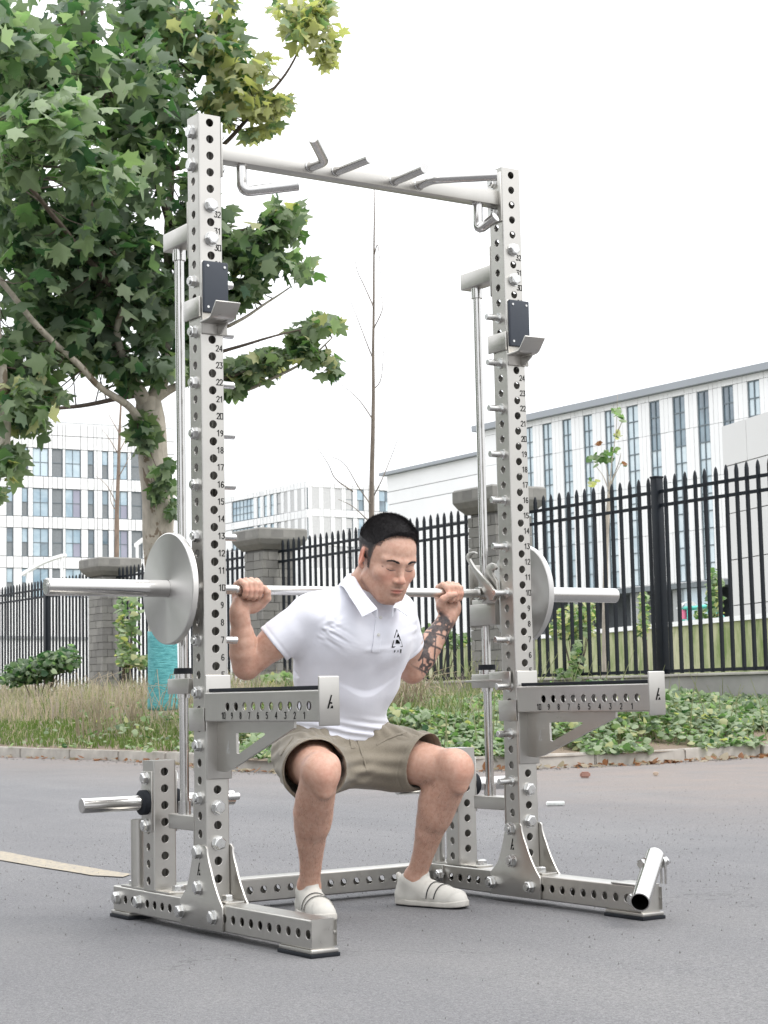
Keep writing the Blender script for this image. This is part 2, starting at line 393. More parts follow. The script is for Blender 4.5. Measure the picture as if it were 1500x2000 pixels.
fence(35.3, 41.2, 'farthest black spiked fence, running out of the left edge')

# ================================================================== BUILDINGS
def glass(name, c1, c2, sc=.25, rough=.06):
    m = NT(name); m.set(Roughness=rough, Metallic=.0, IOR=1.8); v = m.co('Object'); m.set(Specular__IOR__Level=.9)
    m.col(m.ramp(m.noise(v, sc, 4, .6, .8), [(.38, c1), (.62, c2)])); return m.m
GLL = glass('window_glass_pale', (.34,.45,.51), (.58,.67,.71))
GL = [glass('window_glass_blue', (.20,.31,.39), (.46,.57,.63)), glass('window_glass_dark', (.04,.07,.10), (.16,.24,.29)), glass('window_blind', (.20,.20,.28), (.26,.26,.34), rough=.3), None, GLL]
LOUV = mat('grey_louvre', (.19,.205,.215), .6, bump=.2, bsc=2)
FRM = mat('window_frame', (.13,.16,.18), .5); 
def clad(name, c): 
    m = NT(name); m.set(Roughness=.7); v = m.co('Object'); m.col(m.ramp(m.noise(v, .12, 5, .6), [(.3, tuple(x*.93 for x in c)), (.7, tuple(min(1,x*1.04) for x in c))])); return m.m
WHT = [clad('white_cladding_a', (.80,.80,.80)), clad('white_cladding_b', (.775,.775,.775))]; JNT = mat('joint_shadow_gap', (.50,.50,.50), .9)
GREYC = clad('grey_cladding', (.36,.37,.37)); ROOFE = clad('roof_edge', (.30,.32,.345)); PALE = [clad('pale_cladding', (.60,.595,.59))]*2
def wallframe(pa, pb):
    """local frame for a facade from ground point a to b (seen left to right)"""
    a, b = Vector((pa[0],pa[1],0)), Vector((pb[0],pb[1],0)); d = (b-a).normalized(); n = Vector((-d.y,d.x,0))   # n points away from the camera
    c = Vector((CAM[0],CAM[1],0))
    if (a-c).dot(n) < 0: n = -n
    return a, d, n, (b-a).length
def facade(t, org, pa, pb, z0, z1, openings, joints_u, joints_z, mats=WHT, gap=.05, reveal=.35, depth=14, sub=''):
    a, d, n, L = wallframe(pa, pb)
    M = Matrix(((d.x,n.x,0,a.x-org.x),(d.y,n.y,0,a.y-org.y),(0,0,1,-org.z),(0,0,0,1))); flip = d.cross(n).z < 0
    us = sorted(set([0, L]+[u for o in openings for u in o[:2]]+[u for u in joints_u if 0 < u < L])); zs = sorted(set([z0, z1]+[z for o in openings for z in o[2:4]]+[z for z in joints_z if z0 < z < z1]))
    bm = bmesh.new(); box(bm, (0,reveal*.5,z0), (L,depth,z1))
    o = mk('wall', bm, JNT, t); o.matrix_local = M
    cache = {}
    for i in range(len(us)-1):
        for j in range(len(zs)-1):
            um, zm = (us[i]+us[i+1])/2, (zs[j]+zs[j+1])/2
            if any(q[0] < um < q[1] and q[2] < zm < q[3] for q in openings): continue
            w, h = us[i+1]-us[i], zs[j+1]-zs[j]
            if w < .02 or h < .02: continue
            g = min(gap, w*.2)
            key = (round(w,3), round(h,3), random.randrange(2))
            if key not in cache:
                bm = bmesh.new(); box(bm, (g/2,0,g/2), (w-g/2,reveal*.5-.001,h-g/2)); me = bpy.data.meshes.new('cladding_panel'); bm.to_mesh(me); bm.free(); me.materials.append(mats[key[2]]); cache[key] = me
            o = bpy.data.objects.new('cladding_panel', cache[key]); link(o, t); o.matrix_local = M @ Matrix.Translation((us[i],random.uniform(-.01,.01),zs[j]))
    for q in openings:
        u0, u1, w0, w1, kind, nu, nz_ = q; y = reveal*.5-.06
        bm = bmesh.new(); f = .06+.02*(u1-u0 > 2)
        for k in range(nu+1):
            uu = u0+(u1-u0)*k/nu; uu = min(max(uu, u0+f/2), u1-f/2); box(bm, (uu-f/2,y-.08,w0), (uu+f/2,y,w1))
        for k in range(nz_+1):
            zz = w0+(w1-w0)*k/nz_; zz = min(max(zz, w0+f/2), w1-f/2); box(bm, (u0+.001,y-.075,zz-f/2), (u1-.001,y-.004,zz+f/2))
        o = mk('window', bm, FRM, t); o.matrix_local = M
        for k in range(nu):
            for l in range(nz_):
                a0, a1 = u0+(u1-u0)*k/nu, u0+(u1-u0)*(k+1)/nu; b0, b1 = w0+(w1-w0)*l/nz_, w0+(w1-w0)*(l+1)/nz_
                bm = bmesh.new(); tl = random.uniform(-.006,.006)
                vs = [bm.verts.new(p) for p in ((a0,y-.03+tl,b0),(a1,y-.03-tl,b0),(a1,y-.03-tl,b1),(a0,y-.03+tl,b1))]; bm.faces.new(vs)
                kd = kind if isinstance(kind, int) else kind[(k+l*nu) % len(kind)]
                pn = mk('pane', bm, LOUV if kd == 3 else GL[kd], o)
    return M, L
def uz(pa, pb, x, y, dist=None):
    """pixel to (u, z) on the facade plane"""
    a, d, n, L = wallframe(pa, pb); r = Vector(_ray(x, y)); c = Vector(CAM); t = (a-c).dot(n)/r.dot(n); p = c+r*t
    return (p-a).dot(d), p.z
# --- left office building
pa, pb = atD(-260, 1100, 163), atD(345, 1100, 178)
org = Vector((pa.x, pa.y, .6)); t = thing('office_building', 'pale office building with grid of blue and grey windows behind the left fence', 'building', org)
U = lambda x, y: uz(pa, pb, x, y)
ztop = U(130,826)[1]; cols = [(-62,-40,0),(-30,-17,1),(13,26,1),(43,55,1),(64.6,95.4,2),(102,123,3),(128,158.3,4),(172,184,1),(200,212,1),(222,250,2),(257,278,3),(290,318,2)]
zr = [(U(80,930)[1],U(80,875)[1]),(U(80,1008.7)[1],U(80,953.5)[1]),(U(80,1087)[1],U(80,1031.7)[1])]; zr.append((zr[2][0]-(zr[1][0]-zr[2][0]), zr[2][1]-(zr[1][0]-zr[2][0])))
ops = []
for r, (a, b) in enumerate(zr):
    for (x0, x1, k) in cols:
        u0, u1 = U(x0, 980)[0], U(x1, 980)[0]
        if k == 1: ops.append((u0,u1,a,b,[3,random.choice([0,1,0])],1,2))
        elif k == 3: ops.append((u0,u1,a,b,3,1,2))
        else: ops.append((u0,u1,a,b,random.choice([[0,0,0,0],[0,1,0,0],[0,2,0,0],[0,2,0,2],[0,0,0,2]]) if r else [0],2,2))
fz = zr[0][0]-zr[1][0]
ju = [U(x, 980)[0] for x in range(-200, 340, 12)]
jz = [zr[0][1]+(ztop-zr[0][1])*.5]
# keep the count of panels down: joints on the parapet only where nothing else divides them
M, L = facade(t, org, pa, pb, .6, ztop, ops, [U(x,980)[0] for x in (-120,-90,85,113,190,232,264)], jz, gap=.07, reveal=.5)
bm = bmesh.new(); b0 = U(222, 830)[0]; box(bm, (b0,4,ztop), (b0+1.9,6,ztop+1.9)); o = mk('roof_hatch', bm, WHT[0], t); o.matrix_local = M
bm = bmesh.new(); box(bm, (0,.3,ztop+.001), (L,13.8,ztop+.12)); o = mk('roof', bm, GREYC, t); o.matrix_local = M
# --- corner building in the middle
pc, pl_, pr_ = atD(603.5, 1300, 200), atD(380, 1300, 221), atD(800, 1300, 207.5)
org = Vector((pc.x, pc.y, .6)); t = thing('corner_building', 'distant white corner building with rows of narrow windows left of the mans head', 'building', org)
ops = []; U = lambda x, y: uz(pl_, pc, x, y)
for k in range(2):
    for (x0, x1, nu) in [(388,436,6),(452.4,494.9,6),(501.7,507.8,1),(514.3,521,1),(527,534,1),(540,548,1),(554,561,1),(567,574.4,1),(581,588,1),(594.6,599,1)]:
        z1 = U(548,962)[1]; z0 = U(548,1004)[1]; zf = (z1-z0)*1.36; ops.append((U(x0,980)[0],U(x1,980)[0],z0-k*zf,z1-k*zf,0,nu,3 if nu > 1 else 2))
zt = U(603,938)[1]
facade(t, org, pl_, pc, .6, zt, ops, [U(x,980)[0] for x in range(400,600,28)], [], gap=.08, reveal=.5, depth=12)
ops = []; U = lambda x, y: uz(pc, pr_, x, y)
for k in range(3):
    for (x0, x1, nu) in [(609.7,623.7,1),(631.7,645.7,1),(654,667.6,1),(676,689,1),(698,711,1),(741,766,2),(776,790,1)]:
        z1 = U(617,951.5)[1]; z0 = U(617,993.5)[1]; zf = (z1-z0)*1.36; ops.append((U(x0,980)[0],U(x1,980)[0],z0-k*zf,z1-k*zf,[1,0,0,1][:2*nu] if nu > 1 else [1,0],nu,2))
facade(t, org, pc, pr_, .6, zt, ops, [U(x,980)[0] for x in (626,671,720,732)], [], gap=.08, reveal=.5, depth=11.5)
# --- long ribbed building on the right
pa, pb = atD(951, 1300, 1/(1/110+ (1030-951)*(-(1/110-1/93.8)/470)) if False else 113.3), atD(1720, 1300, 87.9)
org = Vector((pa.x, pa.y, .6)); t = thing('ribbed_building', 'long white building with tall narrow glass strips and grey roof edge at the right', 'building', org)
U = lambda x, y: uz(pa, pb, x, y)
zt = U(1300, 747)[1]; zb = U(1298, 1142)[1]; ztw = zt-.9
st = [(990,1006),(1024,1040),(1059.3,1077.3),(1098.3,1116),(1139.3,1157.3),(1181.7,1200),(1224.7,1247.3),(1269.3,1290),(1315.3,1339.3),(1363.3,1386.7),(1412.7,1435),(1462.7,1486.7),(1514,1539),(1568,1594)]
ops = [];
for i, (x0, x1) in enumerate(st):
    ops.append((U(x0,850)[0],U(x1,850)[0],zb+.05,ztw,[4]*16+([1]*6 if 6 < i < 11 else [4]*6),2,11))
jz = [zb+(zt-zb)*k/4 for k in range(1,4)]
jus = []
for (x0, x1), (x2, x3) in zip(st, st[1:]): jus += [U(x1+(x2-x1)*f, 850)[0] for f in (.33,.67)]
M, L = facade(t, org, pa, pb, zb, zt-.55, ops, jus, jz, gap=.022, reveal=.4, depth=24)
bm = bmesh.new(); box(bm, (-.5,-.35,zt-.54), (L,24.2,zt-.16)); o = mk('roof_edge', bm, ROOFE, t); o.matrix_local = M
bm = bmesh.new(); box(bm, (.4,2.2,.6), (L,23,zb-.001)); o = mk('ground_floor_wall', bm, mat('dark_grey_render', (.10,.11,.12), .8), t); o.matrix_local = M
bm = bmesh.new(); box(bm, (-.02,-.02,zb-.28), (L,2.19,zb-.002)); o = mk('soffit', bm, mat('soffit', (.16,.18,.19), .7), t); o.matrix_local = M
for x in (1100, 1222, 1305, 1322):
    u = U(x, 1200)[0]; bm = bmesh.new(); box(bm, (u,.4,.6), (u+(.9 if x != 1322 else 2.6),1.6 if x != 1322 else .5,zb-.29)); o = mk('ground_floor_bay', bm, GL[0] if x == 1322 else GREYC, t); o.matrix_local = M
# --- plain white hall behind it
pa, pb = atD(763, 1300, 150), atD(1040, 1300, 133)
org = Vector((pa.x, pa.y, .6)); t = thing('white_hall', 'plain white hall with thin grey roof edge right of the mans head', 'building', org)
U = lambda x, y: uz(pa, pb, x, y); zt = U(765, 927)[1]
M, L = facade(t, org, pa, pb, .6, zt, [], [], [U(765,960)[1],U(765,985)[1],U(765,1040)[1]], gap=.06, depth=11)
bm = bmesh.new(); box(bm, (-.6,-.4,zt+.001), (L,11,zt+.26)); o = mk('roof_edge', bm, ROOFE, t); o.matrix_local = M
# --- pale block in front of the ribbed building at the right edge
pa, pb = atD(1428, 1300, 58), atD(1700, 1300, 50)
org = Vector((pa.x, pa.y, .6)); t = thing('pale_block', 'blank pale panelled block rising behind the fence at the right edge', 'building', org)
U = lambda x, y: uz(pa, pb, x, y); zt = U(1430, 826)[1]
facade(t, org, pa, pb, .6, zt, [], [U(1464,1000)[0],U(1530,1000)[0],U(1600,1000)[0]], [U(1440,y)[1] for y in (905,1000,1092,1182,1260)], mats=PALE, gap=.03, depth=6)
# --- planted bank wall beyond the fence
m = NT('planted_bank'); m.set(Roughness=.95); v = m.co('Object', (1,1,.35))
m.col(m.mix(m.ramp(m.noise(v, 2.2, 6, .7), [(.42,0.),(.62,.9)]), m.ramp(m.noise(m.co('Object',(1,1,.6)), .5, 4), [(.35,(.37,.385,.22)),(.65,(.47,.45,.31))]), (.13,.19,.05)))
pa, pb = atD(780, 1300, 56), atD(1600, 1300, 33)
a, d, n, L = wallframe(pa, pb); org = Vector((a.x,a.y,.6)); t = thing('garden_wall', 'low wall overgrown with yellow green creeper beyond the fence', 'wall', org)
M = Matrix(((d.x,n.x,0,0),(d.y,n.y,0,0),(0,0,1,0),(0,0,0,1)))
bm = bmesh.new(); box(bm, (0,0,0), (L,.3,1.36)); o = mk('wall_face', bm, m.m, t); o.matrix_local = M
bm = bmesh.new(); box(bm, (0,-.05,1.361), (L,.35,1.46)); o = mk('coping', bm, WHT[0], t); o.matrix_local = M
# --- left: canopy and low wall behind the fence
for (x0,y0,x1,y1,D0,lab) in ((42,1124,126,1086,70,'thin white sloping canopy above the fence at the left edge'),(262,1068,300,1050,70,'tip of a white canopy beside the white tree trunk')):
    p, q = atD(x0,y0,D0), atD(x1,y1,D0+4); bm = bmesh.new(); bk = Vector((.55,.83,0))*.5
    pts = [p+(q-p)*k/6+Vector((0,0,.10*math.sin(PI*k/6))) for k in range(7)]
    A = [bm.verts.new(v) for v in pts]; B = [bm.verts.new(v+bk) for v in pts]; A2 = [bm.verts.new(v+Vector((0,0,.12))) for v in pts]; B2 = [bm.verts.new(v+bk+Vector((0,0,.12))) for v in pts]
    for k in range(6):
        bm.faces.new((A[k],A[k+1],B[k+1],B[k])); bm.faces.new((A2[k],A2[k+1],B2[k+1],B2[k])); bm.faces.new((A[k],A[k+1],A2[k+1],A2[k])); bm.faces.new((B[k],B[k+1],B2[k+1],B2[k]))
    bm.faces.new((A[0],A2[0],B2[0],B[0])); bm.faces.new((A[6],A2[6],B2[6],B[6]))
    t = thing('canopy', lab, 'canopy', (p.x,p.y,.6)); o = mk('canopy_roof', bm, WHT[0], t); o.location = -Vector((p.x,p.y,.6))
    for f in (.1,.9):
        c = p+(q-p)*f+bk*.5; bm = bmesh.new(); cyl(bm, (c.x,c.y,.6), (c.x,c.y,c.z+.05), .06, n=8); o = mk('canopy_post', bm, WHT[0], t); o.location = -Vector((p.x,p.y,.6))
pa, pb = atD(-60, 1300, 62), atD(172, 1300, 66)
a, d, n, L = wallframe(pa, pb); org = Vector((a.x,a.y,.6)); t = thing('white_parapet', 'low white parapet beyond the left fence', 'wall', org); zt = atD(60, 1246, 63).z-.6
bm = bmesh.new(); box(bm, (0,0,0), (L,.3,zt)); o = mk('parapet_wall', bm, WHT[1], t); o.matrix_local = Matrix(((d.x,n.x,0,0),(d.y,n.y,0,0),(0,0,1,0),(0,0,0,1)))
bm = bmesh.new(); box(bm, (0,-.06,zt+.001), (L,.36,zt+.1)); o = mk('coping', bm, GREYC, t); o.matrix_local = Matrix(((d.x,n.x,0,0),(d.y,n.y,0,0),(0,0,1,0),(0,0,0,1)))
# --- play slide beyond the fence at the right
TEAL = mat('teal_plastic', (.10,.50,.42), .4); 
c = atD(1385, 1240, 46); t = thing('play_slide', 'teal play slide with white roof beyond the fence at right', 'playground slide', (c.x,c.y,.6)); c0 = Vector((c.x,c.y,.6))
rt = Vector(CR[:,0]); rt.z = 0; rt.normalize(); up = Vector((0,0,1)); bk = Vector((-rt.y,rt.x,0))
def Q(x, y, b=0): p = atD(x, y, 46); return p+bk*b-c0
bm = bmesh.new()
for b in (0,.9): path_tube(bm, [Q(1335,1188,b),Q(1362,1186,b),Q(1392,1182,b),Q(1408,1200,b),Q(1424,1222,b),Q(1432,1242,b)], .045, 8)
mk('slide_rail', bm, TEAL, t, True)
bm = bmesh.new(); pp = [Q(1372,1192),Q(1392,1190),Q(1408,1208),Q(1424,1230),Q(1434,1246)]
A = [bm.verts.new(p) for p in pp]; B = [bm.verts.new(p+bk*.9) for p in pp]
for k in range(4): bm.faces.new((A[k],A[k+1],B[k+1],B[k]))
bmesh.ops.solidify(bm, geom=bm.faces[:], thickness=.05); mk('slide_chute', bm, TEAL, t)
for x in (1345, 1398):
    for b in (0,.9):
        q = Q(x, 1190, b); bm = bmesh.new(); cyl(bm, (q.x,q.y,0), q, .055, n=8); mk('slide_post', bm, TEAL, t, True)
bm = bmesh.new(); pts = [Q(1331+k*4.2, 1186-13*math.sin(PI*k/8)-0) for k in range(9)]
A = [bm.verts.new(p) for p in pts]; B = [bm.verts.new(p+bk*.9) for p in pts]
for k in range(8): bm.faces.new((A[k],A[k+1],B[k+1],B[k]))
bmesh.ops.solidify(bm, geom=bm.faces[:], thickness=.12); mk('slide_roof', bm, WHT[0], t)
bm = bmesh.new(); q = Q(1337, 1200); box(bm, q-Vector((.02,.02,.12))-rt*.1, q+Vector((.05,.05,.12))+rt*.1); mk('slide_panel', bm, mat('pink_plastic', (.6,.15,.25), .4), t)
# ================================================================== POWER RACK
WX = 1.1167                      # spacing of the uprights
zH = lambda i: .4575 + .05*i     # front holes
zS = lambda i: .4335 + .05*i     # side holes, staggered
rack = thing('power_rack', 'tall brushed steel half rack with perforated posts around the squatting man', 'power rack', (WX/2, 0, 0))
RL = Vector((WX/2, 0, 0))
def tube_bm(bm, M, w, h, L, fx=(), fy=(), r=.005, hr=.0128, th=.0045, seg=16, caps=True):
    """square tube along local z; fx: hole positions in the -x/+x walls, fy: in the -y/+y walls"""
    def wall(O, U, half, depthn, holes):
        # wall plane through O, across direction U, along z, outward normal depthn
        T = [0.]; cells = []
        b = .019
        for t in sorted(holes):
            cells.append((t-b, t+b, t))
        segs = []; cur = 0.
        for a, c, t in cells:
            if a > cur+1e-5: segs.append((cur, a, None))
            segs.append((a, c, t)); cur = c
        if cur < L-1e-5: segs.append((cur, L, None))
        def V(s, t, d=0): return bm.verts.new(M @ (O + U*s + Vector((0,0,t)) - depthn*d))
        for a, c, t in segs:
            if t is None:
                bm.faces.new((V(-half,a), V(half,a), V(half,c), V(-half,c)))
            else:
                out_, inn, dep = [], [], []
                for k in range(seg):
                    an = 2*PI*(k+.5)/seg; cx_, cy_ = math.cos(an), math.sin(an); m = max(abs(cx_), abs(cy_))
                    out_.append((half*cx_/m, t + (c-a)/2*cy_/m)); inn.append((hr*cx_, t+hr*cy_))
                # pull the outer points next to the corners onto the corners
                for sx in (-1,1):
                    for sy in (-1,1):
                        k = min(range(seg), key=lambda k: (out_[k][0]-sx*half)**2+(out_[k][1]-(t+sy*(c-a)/2))**2)
                        out_[k] = (sx*half, t+sy*(c-a)/2)
                Vo = [V(*p) for p in out_]; Vi = [V(*p) for p in inn]; Vc = [V(p[0]*.95, t+(p[1]-t)*.95, .0006) for p in inn]; Vd = [V(p[0]*.95, t+(p[1]-t)*.95, th) for p in inn]
                for k in range(seg):
                    j = (k+1) % seg
                    bm.faces.new((Vo[k],Vo[j],Vi[j],Vi[k])); bm.faces.new((Vi[k],Vi[j],Vc[j],Vc[k])); bm.faces.new((Vc[k],Vc[j],Vd[j],Vd[k]))
    wall(Vector((0,-h/2,0)), Vector((1,0,0)), w/2-r, Vector((0,-1,0)), fy)
    wall(Vector((0,h/2,0)), Vector((-1,0,0)), w/2-r, Vector((0,1,0)), fy)
    wall(Vector((-w/2,0,0)), Vector((0,-1,0)), h/2-r, Vector((-1,0,0)), fx)
    wall(Vector((w/2,0,0)), Vector((0,1,0)), h/2-r, Vector((1,0,0)), fx)
    prof = []
    for cx_, cy_, a0 in ((w/2-r,h/2-r,0),(-w/2+r,h/2-r,PI/2),(-w/2+r,-h/2+r,PI),(w/2-r,-h/2+r,1.5*PI)):
        arc = [(cx_+r*math.cos(a0+PI/2*k/4), cy_+r*math.sin(a0+PI/2*k/4)) for k in range(5)]
        prof += arc
        A = [bm.verts.new(M @ Vector((*p,0))) for p in arc]; B = [bm.verts.new(M @ Vector((*p,L))) for p in arc]
        for k in range(4): bm.faces.new((A[k],A[k+1],B[k+1],B[k]))
    if caps:
        bm.faces.new([bm.verts.new(M @ Vector((*p,L))) for p in prof])
        bm.faces.new([bm.verts.new(M @ Vector((*p,0))) for p in prof[::-1]])
def tube(name, M, w, h, L, fx=(), fy=(), m=None, parent=None, **kw):
    bm = bmesh.new(); tube_bm(bm, M, w, h, L, fx, fy, **kw)
    bmesh.ops.remove_doubles(bm, verts=bm.verts[:], dist=.00002)
    o = mk(name, bm, m or STEEL, parent or rack, True, ang=35)
    return o
Tz = lambda x, y, z: Matrix.Translation(Vector((x,y,z)) - RL)
# tube along -y (base rails, spotter arms): local z -> +y, local x -> x, local y -> -z
def Ty(x, y, z): return Matrix.Translation(Vector((x,y,z))-RL) @ Matrix(((1,0,0,0),(0,0,1,0),(0,-1,0,0),(0,0,0,1)))
def Tx(x, y, z): return Matrix.Translation(Vector((x,y,z))-RL) @ Matrix(((0,0,1,0),(1,0,0,0),(0,1,0,0),(0,0,0,1)))
ZB0, ZB1 = .021, .096   # base rails: underside and top
# uprights
ZT = zH(38)+.024
for X in (0, WX):
    tube('upright', Tz(X, .0375, ZB1), .075, .075, ZT-ZB1, [zS(i)-ZB1 for i in range(-6, 39)], [zH(i)-ZB1 for i in range(-6, 39)])
# base rails
for X in (0, WX):
    y0 = -.561; L = 1.18
    ys = [-.5505+.05*k for k in range(0,10)] + [.0845+.05*k for k in range(0,10)]
    tube('base_rail', Ty(X, y0, (ZB0+ZB1)/2), .075, .075, L, [y-y0 for y in ys if y < -.09 or (y > .17)], [], m=STEELH)
# rear cross beam
tube('cross_beam', Tx(.0435, .489+.0375, (ZB0+ZB1)/2), .075, .075, WX-.087, [ (.1224+.05*k)-.0435 for k in range(0,20)], [], m=STEELX)
# ---- bolts and nuts: one mesh each, shared
def hexbolt_bm(R=.0185, H=.0125, wash=True, dome=True, stud=False):
    bm = bmesh.new()
    z = 0
    if wash: cyl(bm, (0,0,0), (0,0,.003), .0205, n=24); z = .003
    def ring(r, zz, n=6): return [bm.verts.new((r*math.cos(2*PI*i/n+.2), r*math.sin(2*PI*i/n+.2), zz)) for i in range(n)]
    a, b, c = ring(R, z), ring(R, z+H*.82), ring(R*.86, z+H)
    for p, q in ((a,b),(b,c)):
        for i in range(6): bm.faces.new((p[i],p[(i+1)%6],q[(i+1)%6],q[i]))
    bm.faces.new(c)
    if dome: cyl(bm, (0,0,z+H), (0,0,z+H+.0012), R*.74, R*.68, n=24)
    if stud:
        cyl(bm, (0,0,z+H), (0,0,z+H+.005), .0105, n=18)
        for k in range(3): cyl(bm, (0,0,z+H+.001+k*.0014), (0,0,z+H+.0017+k*.0014), .0113, n=18)
    bmesh.ops.recalc_face_normals(bm, faces=bm.faces[:]); return bm
_b0 = mk('bolt', hexbolt_bm(), BOLTM, rack, True, ang=30)
_n0 = mk('nut', hexbolt_bm(stud=True, dome=False, H=.014), BOLTM, rack, True, ang=30)
_used = {_b0: False, _n0: False}
def orient(p, d, s=1, parent_loc=RL):
    q = Vector(d).to_track_quat('Z', 'Y').to_matrix().to_4x4()
    return Matrix.Translation(Vector(p)-parent_loc) @ q @ Matrix.Scale(s, 4)
def put(o, p, d, s=1, spin=None):
    M = orient(p, d, s) @ Matrix.Rotation(spin if spin is not None else random.uniform(0, 1), 4, 'Z')
    if not _used[o]: _used[o] = True; o.matrix_local = M; return o
    return inst(o, rack, M=M)
bolt = lambda p, d, s=1: put(_b0, p, d, s)
nut = lambda p, d, s=1: put(_n0, p, d, s)
# catch pegs through the uprights, every third side hole
bmp = bmesh.new(); cyl(bmp, (0,0,0), (0,0,.050), .0105, n=20); cyl(bmp, (0,0,.050), (0,0,.0515), .0105, .009, n=20); cyl(bmp, (0,0,0), (0,0,.004), .0175, n=24); cyl(bmp, (0,0,.004), (0,0,.008), .0125, n=6)
peg0 = mk('catch_peg', bmp, BOLTM, rack, True, ang=30)
first = True
for i in range(-1, 30, 3):
    for X, s in ((0, 1), (WX, -1)):
        p = (X + s*.0375, .0375, zS(i)); M = orient(p, (s,0,0))
        if first: peg0.matrix_local = M; first = False
        else: inst(peg0, rack, M=M)
        nut((X - s*.0375, .0375, zS(i)), (-s,0,0), .92)
# brackets that hold the guide rods
for X, s in ((0,1),(WX,-1)):
    for zc, hh, zb in ((2.048, .055, (33,31)), (.309, .043, (-2,-4))):
        bbox('rod_bracket', (X-.026,.0785,zc-hh/2), (X+.026,.262,zc+hh/2), STEELH, rack, .003, 3, M=Matrix.Translation(-RL))
        bbox('bracket_plate', (X-.0375,.0755,zc-.085), (X+.0375,.0815,zc+.085), STEEL, rack, .002, M=Matrix.Translation(-RL))
        for i in zb:
            bolt((X, 0, zH(i)), (0,-1,0), 1.05); nut((X, .0815, zH(i)), (0,1,0), .95)
    bm = bmesh.new(); cyl(bm, (X,.205,.33), (X,.205,2.021), .0138, n=32)
    o = mk('guide_rod', bm, CHROME, rack, True, ang=40); o.location = -RL
    bm = bmesh.new()
    cyl(bm, (X,.205,.3305), (X,.205,.368), .0195, n=32); o = mk('rod_collar', bm, CHROME, rack, True, ang=40); o.location = -RL
    bm = bmesh.new(); cyl(bm, (X,.205,1.985), (X,.205,2.0205), .0195, n=32); cyl(bm, (X,.205,2.0035), (X,.1845,2.0035), .003, n=10)
    o = mk('rod_collar', bm, CHROME, rack, True, ang=40); o.location = -RL
    # adjustable stop on the rod
    bm = bmesh.new(); cyl(bm, (X,.205,.726), (X,.205,.7395), .026, n=32); o = mk('stop_ring', bm, CHROME, rack, True, ang=40); o.location = -RL
    bm = bmesh.new(); cyl(bm, (X,.205,.7395), (X,.205,.757), .029, .0275, n=32); o = mk('stop_rubber', bm, BLACK, rack, True, ang=40); o.location = -RL
    bm = bmesh.new(); cyl(bm, (X,.205,.669), (X,.205,.6815), .019, n=32); o = mk('stop_collar', bm, CHROME, rack, True, ang=40); o.location = -RL
    bbox('stop_block', (X-.029,.12,.6815), (X+.035,.253,.726), STEELH, rack, .002, M=Matrix.Translation(-RL))
    plate('stop_latch', [(X+s*.028,.06),(X+s*.05,.06),(X+s*.075,.12),(X+s*.068,.235),(X+s*.03,.262),(X+s*.028,.15)], 2, .700, .7065, STEELH, rack).location = -RL
    bbox('stop_hook', (X+s*.0405,.02,.683), (X+s*.0485,.13,.732), STEEL, rack, .002, M=Matrix.Translation(-RL))
# ---- bar carriages riding on the rods
for X, s in ((0,1),(WX,-1)):
    xc = X + s*.012
    bbox('carriage_block', (X-.032,.172,.887), (X+.036,.238,.972), STEEL, rack, .003, M=Matrix.Translation(-RL))
    bbox('carriage_plate', (X-.034,.242,.88), (X+.04,.248,1.088), STEEL, rack, .002, M=Matrix.Translation(-RL))
    bm = bmesh.new(); cyl(bm, (X,.205,.972), (X,.205,1.05), .0225, n=28); o = mk('carriage_bush', bm, CHROME, rack, True, ang=40); o.location = -RL
    hk = [(.205,1.101),(.2085,1.113),(.203,1.121),(.193,1.126),(.173,1.1275),(.157,1.124),(.154,1.119),(.173,1.1195),(.187,1.114),(.192,1.105),(.164,1.074),(.089,1.019),(.062,.994),(.058,.978),(.068,.962),(.088,.960),(.105,.972),(.118,.99),(.13,1.012)]
    xk = X - s*.0667
    xk = X + s*.0665
    plate('catch_hook', [(a+.055*(b < 1.03)*0, b) for a, b in hk], 0, xk-.005, xk+.005, STEEL, rack).location = -RL
    hk2 = [(.150,.955),(.150,1.03),(.128,1.068),(.118,1.08),(.100,1.085),(.083,1.081),(.072,1.067),(.080,1.060),(.088,1.063),(.094,1.056),(.090,1.046),(.070,1.022),(.066,.972),(.085,.955)]
    xk = X + s*.047
    plate('lock_hook', hk2, 0, xk-.005, xk+.005, STEEL, rack).location = -RL
    bbox('carriage_cheek', (X+s*.036-.003,.10,.885), (X+s*.036+.003,.238,.955), STEEL, rack, .0015, M=Matrix.Translation(-RL))
    bm = bmesh.new(); cyl(bm, (X+s*.074,.15,.988), (X+s*.054,.15,.988), .0215, n=36); cyl(bm, (X+s*.0405,.15,.988), (X+s*.058,.15,.988), .027, n=36)
    o = mk('bar_collar', bm, CHROME, rack, True, ang=40); o.location = -RL
